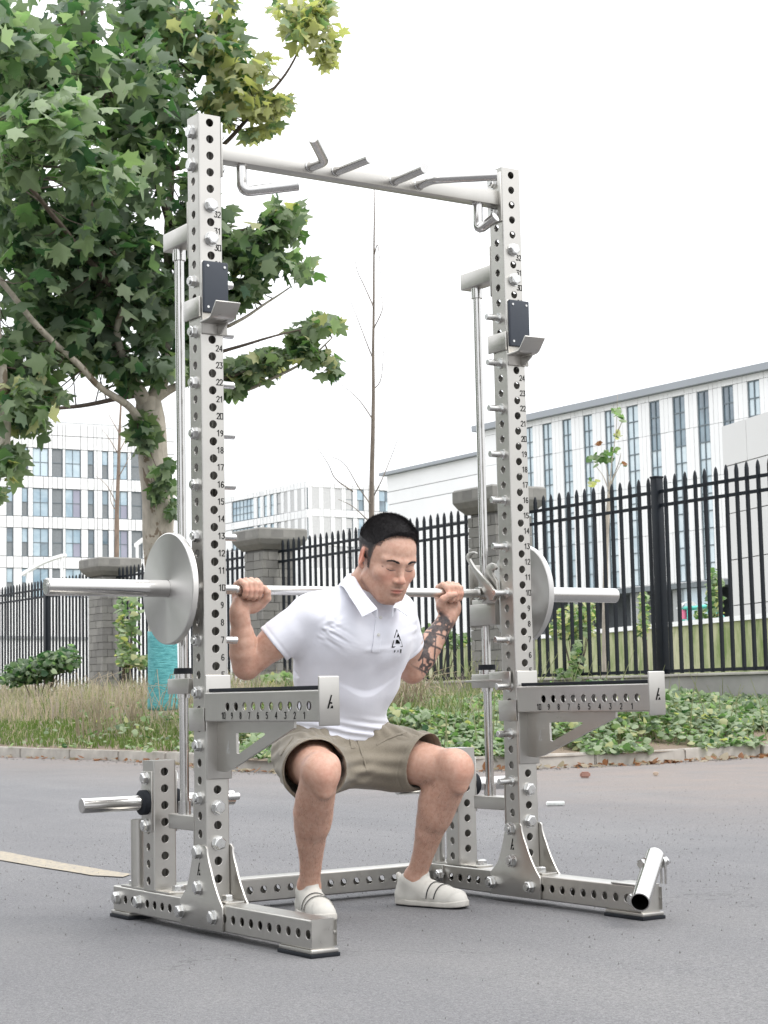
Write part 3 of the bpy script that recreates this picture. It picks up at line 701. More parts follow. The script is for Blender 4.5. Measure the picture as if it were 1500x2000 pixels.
# ---- short rear posts with storage pegs
for X, s in ((0,1),(WX,-1)):
    tube('storage_post', Tz(X, .3725, ZB1+.006), .075, .075, .484-ZB1-.006, [.127-.102+.05*k for k in range(7)], [.152-.102+.0497*k for k in range(7)])
    plate('post_foot', [(X-.034,.245),(X+.034,.245),(X+.034,.575),(X-.034,.575)], 2, ZB1+.0003, ZB1+.006, STEELH, rack).location = -RL
    for yy in (.285, .455): bolt((X+.016, yy, ZB1+.006), (0,0,1), .95)
    for sd in (-1, 1):
        bbox('peg_plate', (min(X+sd*.0376,X+sd*.0436),.338,.272), (max(X+sd*.0376,X+sd*.0436),.407,.452), STEEL, rack, .002, M=Matrix.Translation(-RL))
        for zz in (.432, .292): bolt((X+sd*.0436, .3725, zz), (sd,0,0), .95)
        bm = bmesh.new(); cyl(bm, (X+sd*.0436,.3725,.360), (X+sd*.251,.3725,.360), .0225, n=40); cyl(bm, (X+sd*.251,.3725,.360), (X+sd*.2535,.3725,.360), .0225, .0205, n=40)
        o = mk('storage_peg', bm, CHROME, rack, True, ang=40); o.location = -RL
        bm = bmesh.new(); cyl(bm, (X+sd*.0437,.3725,.360), (X+sd*.062,.3725,.360), .037, n=36); cyl(bm, (X+sd*.062,.3725,.360), (X+sd*.065,.3725,.360), .037, .033, n=36)
        o = mk('rubber_washer', bm, BLACK, rack, True, ang=40); o.location = -RL
    # upright tube holder behind the post
    bm = bmesh.new(); n = 28
    for r0, r1, zz0, zz1 in ((.0235,.0235,.102,.303),(.0205,.0205,.303,.125)): cyl(bm, (X-.012,.493,zz0), (X-.012,.493,zz1), r0, n=n, cap=False)
    A = [v for v in bm.verts if abs(v.co.z-.303) < 1e-6]
    for i in range(n):
        pass
    cyl(bm, (X-.012,.493,.104), (X-.012,.493,.110), .0205, n=n)
    for i in range(n):
        a0, a1 = 2*PI*i/n, 2*PI*(i+1)/n
        f = [bm.verts.new((X-.012+r*math.cos(a), .493+r*math.sin(a), .303)) for r, a in ((.0205,a0),(.0235,a0),(.0235,a1),(.0205,a1))]; bm.faces.new(f)
    o = mk('bar_holder_tube', bm, STEEL, rack, True, ang=40); o.location = -RL
    bolt((X-.0+.0, .552, ZB1+.0062), (0,0,1), .8)
# ---- base gussets on both faces of each upright
gout = [(.0715,.2445),(.064,.2515),(-.004,.2515),(-.0115,.2445),(-.0135,.228),(-.022,.208),(-.033,.188),(-.0425,.168),(-.054,.148),(-.068,.127),(-.083,.107),(-.097,.0925),(-.1,.088),(-.1,.0235),(-.0985,.0215),(.155,.0215),(.1585,.025),(.1585,.088),(.155,.092),(.133,.110),(.118,.124),(.106,.143),(.0965,.163),(.088,.186),(.0785,.211),(.074,.229)]
A_MARK = [  # the slanted letter mark cut into the plates: three strokes
    [(-.010,-.020),(-.0045,-.020),(.0075,.018),(.0035,.019)],
    [(-.0015,-.004),(.0045,-.001),(.0085,-.005),(.0035,-.0075)],
    [(.000,-.0195),(.0105,-.0195),(.0095,-.0135),(.0065,-.0105)]]
def amark(name, C, U, V, s, parent, ploc, nrm, col=INK):
    """C centre; U right and V up directions of the mark"""
    bm = bmesh.new(); C, U, V, nrm = Vector(C)-ploc, Vector(U), Vector(V), Vector(nrm)
    for poly in A_MARK: bm.faces.new([bm.verts.new(C + U*x*s + V*y*s + nrm*.0006) for x, y in poly])
    return mk(name, bm, col, parent)
for X in (0, WX):
    for sd in (-1, 1):
        a, b = sorted((X+sd*.0378, X+sd*.0438))
        plate('foot_gusset', gout, 0, a, b, STEEL, rack, bev=.0008).location = -RL
        for (yy, zz) in ((.0375, .2335), (.0375,.1335), (.1485,.0585), (-.0515,.0585)):
            (bolt if (sd < 0) == (X == 0) else nut)((X+sd*.0438, yy, zz), (sd,0,0), 1)
    amark('maker_mark', (X-.0438, .037, .186), (0,-1,0), (0,0,1), .92, rack, RL, (-1,0,0))
    plate('upright_foot', [(X-.03,-.095),(X+.03,-.095),(X+.03,.16),(X-.03,.16)], 2, ZB1+.0003, ZB1+.0055, STEELH, rack).location = -RL
    bolt((X+.003,-.045,ZB1+.0055), (0,0,1), .95); bolt((X+.003,.125,ZB1+.0055), (0,0,1), .95)
# end plates and bolts of the cross beam
for X, s in ((0,1),(WX,-1)):
    a, b = sorted((X+s*.0376, X+s*.0434))
    bbox('beam_flange', (a,.425,.0235), (b,.605,.0945), STEEL, rack, .0015, M=Matrix.Translation(-RL))
    for yy in (.4385, .5885):
        (bolt if X == 0 else nut)((X-s*.0376, yy, .0605), (-s,0,0), 1); nut((X+s*.0434, yy, .0605), (s,0,0), 1)
# feet
for X in (0, WX):
    for y0, y1 in ((-.572,-.405),(.505,.632)):
        bbox('foot_plate', (X-.041,y0,.0105), (X+.041,y1,.0208), STEELH, rack, .002, M=Matrix.Translation(-RL))
        bbox('foot_rubber', (X-.044,y0-.003,.0005), (X+.044,y1+.003,.0104), BLACK, rack, .0015, M=Matrix.Translation(-RL))
# ---- pull up bar across the top with its grips
bbox('pull_up_beam', (.0445,.0125,2.2555), (WX-.0445,.0625,2.3035), STEELX, rack, .0022, 2, M=Matrix.Translation(-RL))
for X, s in ((0,1),(WX,-1)):
    a, b = sorted((X+s*.0377, X+s*.0443))
    bbox('beam_end_plate', (a,.001,2.20), (b,.074,2.365), STEEL, rack, .002, M=Matrix.Translation(-RL))
    for i in (38, 36):
        bolt((X-s*.0375,.0375,zS(i)), (-s,0,0), 1.05); nut((X+s*.0443,.0375,zS(i)), (s,0,0), .9)
def grip(pts, r=.0162, bd=.03):
    bm = bmesh.new(); path_tube(bm, bend(pts, bd), r, 24)
    q = Vector(pts[0]); d = (Vector(pts[1])-q).normalized(); cyl(bm, q, q+d*.0035, r+.003, r+.0005, n=24)
    o = mk('pull_up_grip', bm, CHROME, rack, True, ang=45); o.location = -RL
zg = 2.2795
grip([(.353,.0126,zg),(.362,-.058,zg),(.212,-.235,zg+.003)])
grip([(.447,.0126,zg),(.463,-.153,zg)])
grip([(.662,.0126,zg),(.668,-.148,zg)])
grip([(.757,.0126,zg),(.757,-.062,zg),(.915,-.19,zg)])
grip([(.125,.0375,2.2554),(.127,.0375,2.175),(.283,-.03,2.2)], bd=.028)
grip([(WX-.111,.0375,2.2554),(WX-.113,.0375,2.165),(WX-.09,-.03,2.2)], bd=.028)
# ---- numbers and holes lettering: strokes of a simple plotted font
DIG = {'0':[(0,0,1,0,1,2,0,2,0,0)], '1':[(.15,1.6,.6,2,.6,0)], '2':[(0,1.6,.3,2,.75,2,1,1.6,.9,1.1,0,0,1,0)], '3':[(0,2,1,2,.5,1.15,.9,1,1,.5,.7,0,.2,0,0,.3)],
       '4':[(.8,0,.8,2,0,.6,1,.6)], '5':[(1,2,.1,2,.05,1.15,.6,1.25,1,.8,.9,.2,.5,0,0,.2)], '6':[(.9,1.8,.5,2,.1,1.5,0,.5,.3,0,.7,0,1,.4,.9,.9,.5,1.1,.1,.8)],
       '7':[(0,2,1,2,.4,0)], '8':[(.3,1.1,.05,1.5,.3,2,.7,2,.95,1.5,.7,1.1,.3,1.1,0,.6,.3,0,.7,0,1,.6,.7,1.1)], '9':[(.9,1.2,.5,.9,.1,1.2,.1,1.7,.5,2,.9,1.7,.9,1.1,.8,.4,.3,0)]}
def strokes(bm, C, U, V, h, text, w, nrm, off=.0007):
    C, U, V, nrm = Vector(C), Vector(U), Vector(V), Vector(nrm); adv = h*.68; x0 = -adv*len(text)/2
    for k, ch in enumerate(text):
        for pl in DIG[ch]:
            P = [(x0+adv*k+pl[i]*h*.5, (pl[i+1]-1)*h/2) for i in range(0, len(pl), 2)]
            for (ax, ay), (bx, by) in zip(P, P[1:]):
                d = Vector((bx-ax, by-ay)); 
                if d.length < 1e-9: continue
                d.normalize(); nx, ny = -d.y*w/2, d.x*w/2; ex, ey = d.x*w*.45, d.y*w*.45
                bm.faces.new([bm.verts.new(C+U*x+V*y+nrm*off) for x, y in ((ax-ex+nx,ay-ey+ny),(ax-ex-nx,ay-ey-ny),(bx+ex-nx,by+ey-ny),(bx+ex+nx,by+ey+ny))]); off += .000004
for X in (0, WX):
    bm = bmesh.new()
    for i in range(1, 33):
        strokes(bm, (X+.0235,0,zH(i)+.0255), (1,0,0), (0,0,1), .0165, str(i), .0026, (0,-1,0))
    o = mk('hole_number', bm, INK, rack); o.location = -RL; o['kind'] = 'stuff'
# ---- landmine tube on the front end of the right rail
pa, pb = atY(1279, 1672, -.52), atY(1250, 1762, -.69)
bm = bmesh.new(); n = 40
ax = (pb-pa).normalized(); x_ = ax.orthogonal().normalized(); y_ = ax.cross(x_)
def ring(p, r): return [bm.verts.new(p+(x_*math.cos(2*PI*i/n)+y_*math.sin(2*PI*i/n))*r) for i in range(n)]
ro, ri = .0275, .0245
R1, R2, R3, R4 = ring(pa, ro), ring(pb, ro), ring(pb, ri), ring(pa+ax*.01, ri)
for a, b in ((R1,R2),(R2,R3),(R3,R4)):
    for i in range(n): bm.faces.new((a[i],a[(i+1)%n],b[(i+1)%n],b[i]))
bm.faces.new(R1[::-1]); bm.faces.new(R4)
bmesh.ops.recalc_face_normals(bm, faces=bm.faces[:])
o = mk('landmine_tube', bm, CHROME, rack, True, ang=50); o.location = -RL
bm = bmesh.new(); pm = pa + ax*.035 - Vector((0,0,.004)); sx = Vector((1,.1,0)).normalized()
cyl(bm, pm-sx*.052, pm+sx*.052, .0085, n=20)
for s in (-1, 1):
    cyl(bm, pm+sx*s*.030, pm+sx*s*.036, .018, n=24); cyl(bm, pm+sx*s*.048, pm+sx*s*.055, .0145, n=6)
o = mk('hinge_pin', bm, BOLTM, rack, True, ang=35); o.location = -RL
for s in (-1, 1):
    c = pm + sx*s*.0425; zt, zb = c.z+.011, ZB1-.001
    bm = bmesh.new()
    for dy in (-.009, .009): path_tube(bm, [(c.x,c.y+dy,zt-.01),(c.x,c.y+dy*1.1,(zt+zb)/2),(c.x,c.y+dy,zb)], .004, 10)
    cyl(bm, (c.x-.004,c.y,c.z), (c.x+.004,c.y,c.z), .014, n=22)
    o = mk('hinge_lug', bm, CHROME, rack, True, ang=40); o.location = -RL
plate('hinge_base', [(WX-.0375,-.56),(WX+.0375,-.56),(WX+.0375,-.43),(WX-.0375,-.43)], 2, ZB1+.0003, ZB1+.005, STEELH, rack).location = -RL
bolt((WX+.0376,-.5325,.058), (1,0,0), .9); nut((WX-.0376,-.5325,.058), (-1,0,0), .95)

# ================================================================== J HOOKS AND SPOTTER ARMS (they hang on the rack)
def j_hook(X, label):
    t = thing('j_hook', label, 'bar hook', (X, 0, 1.72), group='bar hooks on the uprights'); L0 = Vector((X,0,1.72))
    T = Matrix.Translation(-L0)
    bbox('mount_plate', (X-.0365,-.0075,1.722), (X+.046,-.0005,1.937), STEEL, t, .0015, M=T)
    bbox('nylon_pad', (X-.035,-.0195,1.783), (X+.0455,-.0076,1.936), NAVY, t, .0035, 3, M=T)
    bm = bmesh.new()
    for x, z in ((-.022,1.921),(.033,1.921),(-.022,1.799),(.033,1.799)): cyl(bm, (X+x,-.0193,z), (X+x,-.0212,z), .0045, .0038, n=16)
    mk('screw', bm, BOLTM, t, True, ang=40).location = -L0
    # tray: swept profile, thickness 6 mm
    pr = [(-.0076,1.752),(-.055,1.7525),(-.068,1.7545),(-.078,1.760),(-.088,1.771),(-.110,1.797)]
    def off(pts, d):
        o = []
        for i, p in enumerate(pts):
            a = Vector(pts[max(i-1,0)]); b = Vector(pts[min(i+1,len(pts)-1)]); v = (b-a).normalized(); o.append((p[0]+v.y*d*1, p[1]-v.x*d*1))
        return o
    outl = pr + off(pr, .006)[::-1]
    plate('tray', outl, 0, X-.044, X+.036, STEELH, t, bev=.0015).location = -L0
    plate('web', [(-.0076,1.7505),(-.066,1.7505),(-.058,1.742),(-.022,1.7225),(-.0076,1.7225)], 0, X+.014, X+.020, STEEL, t, bev=.0008).location = -L0
    bbox('side_plate', (X-.0445,-.004,1.772), (X-.0385,.092,1.832), STEEL, t, .0012, M=T)
    bbox('back_pad', (X-.0445,.062,1.79), (X+.0,.0765+.008,1.826), NAVY, t, .0012, M=T) if False else None
    return t
j_hook(0, 'steel bar hook with dark grey pad high on the left upright, leaves behind it')
j_hook(WX, 'steel bar hook with dark grey pad high on the right upright, sky behind it')
def spot_arm(X, label):
    L0 = Vector((X, 0, .44)); t = thing('spotter_arm', label, 'spotter arm', L0, group='spotter arms on the rack'); T = Matrix.Translation(-L0)
    bbox('mount_plate', (X-.038,-.0078,.437), (X+.0435,-.0006,.733), STEEL, t, .003, 3, M=T)
    bbox('side_plate', (X-.0445,-.004,.574), (X-.0385,.088,.640), STEEL, t, .0012, M=T)
    bm = bmesh.new()
    y0 = -.632; L = .622; ys = [-.5815+.0488*k for k in range(10)]
    M = Matrix.Translation(Vector((X-.0125, y0, .642))-L0) @ Matrix(((1,0,0,0),(0,0,1,0),(0,-1,0,0),(0,0,0,1)))
    tube_bm(bm, M, .06, .082, L, [y-y0 for y in ys], [], r=.004, hr=.0125)
    bmesh.ops.remove_doubles(bm, verts=bm.verts[:], dist=.00002)
    mk('arm_beam', bm, STEELH, t, True, ang=35)
    bbox('rubber_strip', (X-.041,-.630,.6836), (X+.015,-.030,.6935), BLACK, t, .0015, M=T)
    bbox('end_plate', (X-.0455,-.6400,.590), (X+.0165,-.6325,.7175), STEEL, t, .003, 3, M=T)
    ol = [tuple(atX(x, y, -.003))[1:] for x, y in ((430,1412),(574,1412),(574,1422),(452,1503),(446,1505),(430,1505))]
    ct = [tuple(atX(x, y, -.003))[1:] for x, y in ((461,1432),(464,1431),(514,1431),(518,1433.5),(517,1436),(466,1473),(462,1471))]
    ol[0] = (-.0079, .6005); ol[1] = (ol[1][0], .6005); ol[5] = (-.0079, .4605); ol[4] = (-.05, .458)
    plate('brace', ol, 0, X-.003, X+.005, STEEL, t, holes=[ct], bev=0).location = -L0
    amark('maker_mark', (X-.003, -.072, .529), (0,-1,0), (0,0,1), .9, t, L0, (-1,0,0), INK2)
    amark('maker_mark', (X-.014, -.6402, .652), (1,0,0), (0,0,1), .9, t, L0, (0,-1,0))
    bm = bmesh.new()
    for k in range(10): strokes(bm, Vector((X-.0425, ys[k]+.021, .6175)), (0,-1,0), (0,0,1), .0165, str(k+1), .0026, (-1,0,0))
    o = mk('hole_number', bm, INK, t); o.location = -L0; o['kind'] = 'stuff'
    b = mk('bolt', hexbolt_bm(), BOLTM, t, True, ang=30); b.matrix_local = orient((X+.036,-.0,.60), (1,0,0), .8, L0)
    return t
INK2 = mat('etched_mark', (.5,.5,.49), .5)
spot_arm(0, 'steel spotter arm with black rubber top on the left upright before the man')
spot_arm(WX, 'steel spotter arm with black rubber top on the right upright in front of green weeds')

# ================================================================== BARBELL AND PLATES
bb = thing('barbell', 'long bare steel barbell held across the mans upper back', 'barbell', (WX/2,.15,.988)); B0 = Vector((WX/2,.15,.988))
def barpart(name, x0, x1, r, m=CHROME, ch=.002):
    bm = bmesh.new(); cyl(bm, (x0,.15,.988), (x1,.15,.988), r, n=44); 
    for a, b in ((x0, x0-ch if x0 < x1 else x0+ch), (x1, x1+ch if x1 > x0 else x1-ch)): cyl(bm, (a,.15,.988), (b,.15,.988), r, r-ch, n=44)
    mk(name, bm, m, bb, True, ang=50).location = -B0
barpart('shaft', -.0, WX, .0142, BARST)
barpart('sleeve', -.454, -.046, .0250, CHROME); barpart('sleeve', WX+.046, 1.632, .0250, CHROME)
bm = bmesh.new()
for r, x in ((.021,-.4567),(.016,-.4572),(.0115,-.4578)): cyl(bm, (x,.15,.988), (x-.0006,.15,.988), r, n=30)
mk('end_cap', bm, BOLTM, bb, True, ang=40).location = -B0
def disc_mat():
    m = NT('turned_steel'); m.set(Metallic=1., Roughness=.36)
    c = m.n('TexCoord'); sp = m.n('SeparateXYZ'); m.l(c.outputs['Object'], sp.inputs[0])
    a = m.n('Math', _operation='ARCTAN2'); m.l(sp.outputs[1], a.inputs[0]); m.l(sp.outputs[2], a.inputs[1])
    le = m.n('VectorMath', _operation='LENGTH'); m.l(c.outputs['Object'], le.inputs[0])
    cb = m.n('CombineXYZ'); sc = m.n('Math', _operation='MULTIPLY'); sc.inputs[1].default_value = 900; m.l(le.outputs['Value'], sc.inputs[0]); m.l(sc.outputs[0], cb.inputs[0])
    m.l(a.outputs[0], cb.inputs[1]); nz = m.noise(cb.outputs[0], 1, 2)
    m.bump(nz, .05, .0006); m.set(Anisotropic=.92)
    tg = m.n('Tangent', _direction_type='RADIAL', _axis='X'); m.l(tg.outputs[0], m.b.inputs['Tangent'])
    m.col(m.ramp(m.noise(c.outputs['Object'], 6, 4), [(.3,(.54,.53,.51)),(.7,(.61,.60,.585))])); return m.m
DISC = disc_mat()
def plate_disc(X, s, label):
    bm = bmesh.new(); n = 96; R = .1635; prof = [(.0255,-.0105),(R-.003,-.0105),(R,-.008),(R,.008),(R-.003,.0105),(.0255,.0105)]
    rings = [[bm.verts.new((x, r*math.cos(2*PI*i/n), r*math.sin(2*PI*i/n))) for i in range(n)] for r, x in prof]
    for k in range(len(rings)):
        a, b = rings[k], rings[(k+1) % len(rings)]
        for i in range(n): bm.faces.new((a[i],b[i],b[(i+1)%n],a[(i+1)%n]))
    bmesh.ops.recalc_face_normals(bm, faces=bm.faces[:])
    o = mk('weight_plate', bm, DISC, None, True, ang=35); o.location = (X,.15,.988)
    return tag(o, label, 'weight plate', 'round weight plates on the barbell')
plate_disc(-.0685, -1, 'round bare steel weight plate on the left barbell sleeve, its whole face showing')
plate_disc(WX+.110, 1, 'round bare steel weight plate behind the right upright, half of it showing')
# ================================================================== PERSON (implicit surfaces meshed once)
import openvdb as vdb
class Vol:
    def __init__(s, lo, hi, h):
        s.h = h; s.lo = np.array(lo, float); s.n = np.ceil((np.array(hi)-s.lo)/h).astype(int)+1
        s.a = np.full(tuple(s.n), .08, np.float32); s.ax = [s.lo[i]+h*np.arange(s.n[i], dtype=np.float32) for i in range(3)]
    def _sl(s, lo, hi):
        i0 = np.maximum(np.floor((np.array(lo)-s.lo)/s.h).astype(int), 0); i1 = np.minimum(np.ceil((np.array(hi)-s.lo)/s.h).astype(int)+1, s.n)
        if (i1 <= i0).any(): return None
        sl = tuple(slice(a, b) for a, b in zip(i0, i1))
        return sl, s.ax[0][sl[0]][:,None,None].astype(np.float32), s.ax[1][sl[1]][None,:,None], s.ax[2][sl[2]][None,None,:]
    def _put(s, q, d, k, op):
        sl = q[0]; A = s.a[sl]
        if op == 'add':
            if k <= 0: s.a[sl] = np.minimum(A, d)
            else: hh = np.maximum(k-np.abs(A-d), 0)/k; s.a[sl] = np.minimum(A, d)-hh*hh*k*.25
        else:
            d = -d
            if k <= 0: s.a[sl] = np.maximum(A, d)
            else: hh = np.maximum(k-np.abs(A-d), 0)/k; s.a[sl] = np.maximum(A, d)+hh*hh*k*.25
    def cone(s, a, b, ra, rb, k=.0, op='add'):
        a, b = np.array(a, float), np.array(b, float); m = max(ra, rb)+k+.012
        q = s._sl(np.minimum(a,b)-m, np.maximum(a,b)+m)
        if q is None: return
        _, X, Y, Z = q; ab = b-a; L2 = ab@ab+1e-12
        t = np.clip(((X-a[0])*ab[0]+(Y-a[1])*ab[1]+(Z-a[2])*ab[2])/L2, 0, 1)
        d = np.sqrt((X-a[0]-ab[0]*t)**2+(Y-a[1]-ab[1]*t)**2+(Z-a[2]-ab[2]*t)**2)-(ra+(rb-ra)*t)
        s._put(q, d.astype(np.float32), k, op)
    def chain(s, pts, rs, k=.0, kk=None):
        for i in range(len(pts)-1): s.cone(pts[i], pts[i+1], rs[i], rs[i+1], k if i == 0 else (kk if kk is not None else k))
    def ell(s, c, r, k=.0, op='add', R=None):
        c = np.array(c, float); r = np.array(r, float); m = r.max()+k+.012 if R is not None else r+k+.012
        q = s._sl(c-m, c+m)
        if q is None: return
        _, X, Y, Z = q; x, y, z = X-c[0], Y-c[1], Z-c[2]
        if R is not None:
            R = np.array(R); x, y, z = (R[0,0]*x+R[1,0]*y+R[2,0]*z), (R[0,1]*x+R[1,1]*y+R[2,1]*z), (R[0,2]*x+R[1,2]*y+R[2,2]*z)
        k0 = np.sqrt((x/r[0])**2+(y/r[1])**2+(z/r[2])**2); k1 = np.sqrt((x/r[0]**2)**2+(y/r[1]**2)**2+(z/r[2]**2)**2)+1e-9
        s._put(q, (k0*(k0-1)/k1).astype(np.float32), k, op)
    def plane(s, p, n, k=0.):   # removes the side n points to
        p, n = np.array(p, float), np.array(n, float); n /= np.linalg.norm(n)
        X, Y, Z = s.ax[0][:,None,None], s.ax[1][None,:,None], s.ax[2][None,None,:]
        d = (X-p[0])*n[0]+(Y-p[1])*n[1]+(Z-p[2])*n[2]
        s.a = np.maximum(s.a, d.astype(np.float32)) if k <= 0 else (lambda A, D: np.maximum(A, D)+(np.maximum(k-np.abs(A-D),0)/k)**2*k*.25)(s.a, d.astype(np.float32))
    def cap(s):
        for ax in range(3):
            sl = [slice(None)]*3
            for e in (0, -1): sl[ax] = e; s.a[tuple(sl)] = .05
    def mesh(s):
        s.cap(); g = vdb.FloatGrid(.08); g.copyFromArray(np.ascontiguousarray(s.a, dtype=np.float32)); P, Q = g.convertToQuads(0.)
        P = P*s.h+s.lo; return P, Q
def R_axis(ax, ang):
    return np.array(Matrix.Rotation(ang, 3, ax))
def vnormals(P, Q):
    n = np.cross(P[Q[:,2]]-P[Q[:,0]], P[Q[:,3]]-P[Q[:,1]]); vn = np.zeros_like(P)
    for i in range(4): np.add.at(vn, Q[:,i], n)
    return vn/(np.linalg.norm(vn, axis=1, keepdims=True)+1e-12)
def outward(P, Q):
    """make sure faces point outwards"""
    c = P[Q].mean(1); n = np.cross(P[Q[:,2]]-P[Q[:,0]], P[Q[:,3]]-P[Q[:,1]])
    return Q if (n*c).sum() > 0 else Q[:, ::-1]
def relax(P, Q, it=2, f=.5):
    E = np.concatenate([Q[:,[0,1]],Q[:,[1,2]],Q[:,[2,3]],Q[:,[3,0]]]); 
    for _ in range(it):
        S_ = np.zeros_like(P); C_ = np.zeros(len(P))
        np.add.at(S_, E[:,0], P[E[:,1]]); np.add.at(C_, E[:,0], 1); np.add.at(S_, E[:,1], P[E[:,0]]); np.add.at(C_, E[:,1], 1)
        P = P+(S_/C_[:,None]-P)*f
    return P
def vnoise(P, sc, seed=0):
    """cheap smooth value noise on arrays of points"""
    q = P*np.array(sc)+seed*17.13; i = np.floor(q).astype(np.int64); f = q-i; u = f*f*(3-2*f)
    def h(a, b, c):
        n = (a*73856093) ^ (b*19349663) ^ (c*83492791) ^ (seed*2654435); n = (n ^ (n >> 13))*1274126177; return ((n ^ (n >> 16)) & 0xffff)/65535.
    r = 0
    for dx in (0,1):
        for dy in (0,1):
            for dz in (0,1):
                w = (u[:,0] if dx else 1-u[:,0])*(u[:,1] if dy else 1-u[:,1])*(u[:,2] if dz else 1-u[:,2])
                r = r+w*h(i[:,0]+dx, i[:,1]+dy, i[:,2]+dz)
    return r*2-1
def np_mesh(name, P, Q, mat_, parent, attrs=None):
    me = bpy.data.meshes.new(name); me.from_pydata(P.tolist(), [], Q.tolist())
    me.polygons.foreach_set('use_smooth', [True]*len(me.polygons)); me.materials.append(mat_)
    for k, v in (attrs or {}).items():
        a = me.attributes.new(k, 'FLOAT', 'POINT'); a.data.foreach_set('value', np.asarray(v, np.float32))
    me.update(); return link(bpy.data.objects.new(name, me), parent)
V3 = lambda *a: np.array(a, float)
lerp = lambda a, b, t: a+(b-a)*t
# ---- joints
hipR, hipL = V3(.472,.30,.480), V3(.662,.31,.480)
kneR, kneL = V3(.312,-.045,.445), V3(.805,-.035,.437)
ankR, ankL = V3(.420,.205,.085), V3(.812,.205,.085)
shR, shL = V3(.372,.105,.908), V3(.702,.115,.915)
elR, elL = V3(.213,.205,.762), V3(.820,.205,.742)
wrR, wrL = V3(.170,.168,.918), V3(.944,.168,.916)
HC = V3(.566,-.042,1.080); HPITCH, HYAW, HROLL = math.radians(23), math.radians(-2), math.radians(2)
RH = R_axis('Z', HYAW) @ R_axis('X', HPITCH) @ R_axis('Y', HROLL)
hw_ = lambda *a: HC+RH @ V3(*a)       # head local -> world
person = thing('person', 'man in white polo shirt and khaki shorts squatting with barbell on his shoulders', 'person', (.56,.1,0))
PL = V3(.56,.1,0)

# ---- head and neck
hv = Vol((.44,-.24,.90), (.72,.16,1.26), .0019)
def hE(c, r, k=.0, op='add', rot=None): hv.ell(hw_(*c), r, k, op, RH if rot is None else RH @ rot)
def hCn(a, b, ra, rb, k=.0, op='add'): hv.cone(hw_(*a), hw_(*b), ra, rb, k, op)
hE((0,.018,.038), (.0765,.098,.084)); hE((0,-.030,.020), (.068,.060,.072), .03)        # skull, forehead
hE((0,-.030,-.030), (.0625,.058,.060), .03)                                              # mid face
hE((0,-.040,-.075), (.047,.050,.048), .03)                                               # jaw
hE((0,-.071,-.103), (.023,.019,.019), .03)                                               # chin
for s in (-1, 1):
    hCn((s*.054,.008,-.068), (s*.026,-.060,-.104), .015, .0145, .03)                        # jaw line
    hE((s*.043,-.064,-.030), (.026,.020,.020), .022)                                       # cheek bone
    hE((s*.028,-.066,-.066), (.018,.019,.024), .022)                                       # cheek
    hCn((s*.012,-.0905,.014), (s*.050,-.072,.017), .0075, .0065, .016)                      # brow ridge
    hE((s*.032,-.0965,-.004), (.017,.010,.0105), .010, 'sub')                              # eye socket
    hE((s*.0325,-.0745,-.0045), (.0165,.0135,.0115), .004)                                 # lid over the eyeball
    hE((s*.0325,-.0765,-.0155), (.0170,.0090,.0045), .008)                                 # lower lid bag
    hCn((s*.0455,-.0805,-.0085), (s*.020,-.0885,-.0115), .0012, .0012, .0020, 'sub')       # closed lid crease
hCn((0,-.088,.010), (0,-.104,-.030), .0075, .0085, .012)                                  # nose bridge
hE((0,-.108,-.040), (.0105,.0105,.0095), .010)
for s in (-1, 1):
    hE((s*.0125,-.0985,-.043), (.0085,.0100,.0078), .007)
    hE((s*.0068,-.1035,-.0515), (.0040,.0050,.0030), .003, 'sub')
hE((0,-.084,-.066), (.026,.014,.016), .012)                                               # muzzle
hE((0,-.0955,-.0695), (.0185,.0070,.0042), .004); hE((0,-.0935,-.0795), (.0165,.0072,.0050), .004)   # lips
hCn((-.022,-.0915,-.0750), (0,-.1010,-.0742), .0010, .0012, .0025, 'sub'); hCn((0,-.1010,-.0742), (.022,-.0915,-.0750), .0012, .0010, .0025, 'sub')
hCn((0,-.1015,-.058), (0,-.1005,-.064), .0028, .0028, .004, 'sub')                         # philtrum
hE((0,-.0930,-.0905), (.014,.006,.004), .008, 'sub')
hCn((0,.036,-.035), (0,.060,-.130), .053, .058, .016)                                      # neck
for s in (-1, 1):                                                                        # ears
    rot = R_axis('Z', s*.42) @ R_axis('X', -.18)
    hE((s*.0785,.016,-.008), (.0075,.0185,.0315), .006, rot=rot)
    hE((s*.0865,.012,-.004), (.0050,.0120,.0200), .004, 'sub', rot=rot)
    hE((s*.0775,.004,-.012), (.0045,.0050,.0075), .004); hE((s*.0765,.006,-.034), (.0052,.0075,.0090), .004)
nb = hw_(0,.055,-.115); hv.cone(nb, (.558,.10,.93), .062, .075, .03)
for s in (-1, 1): hv.cone((.552+s*.03,.085,.955), (.552+s*.11,.10,.925), .040, .032, .05)
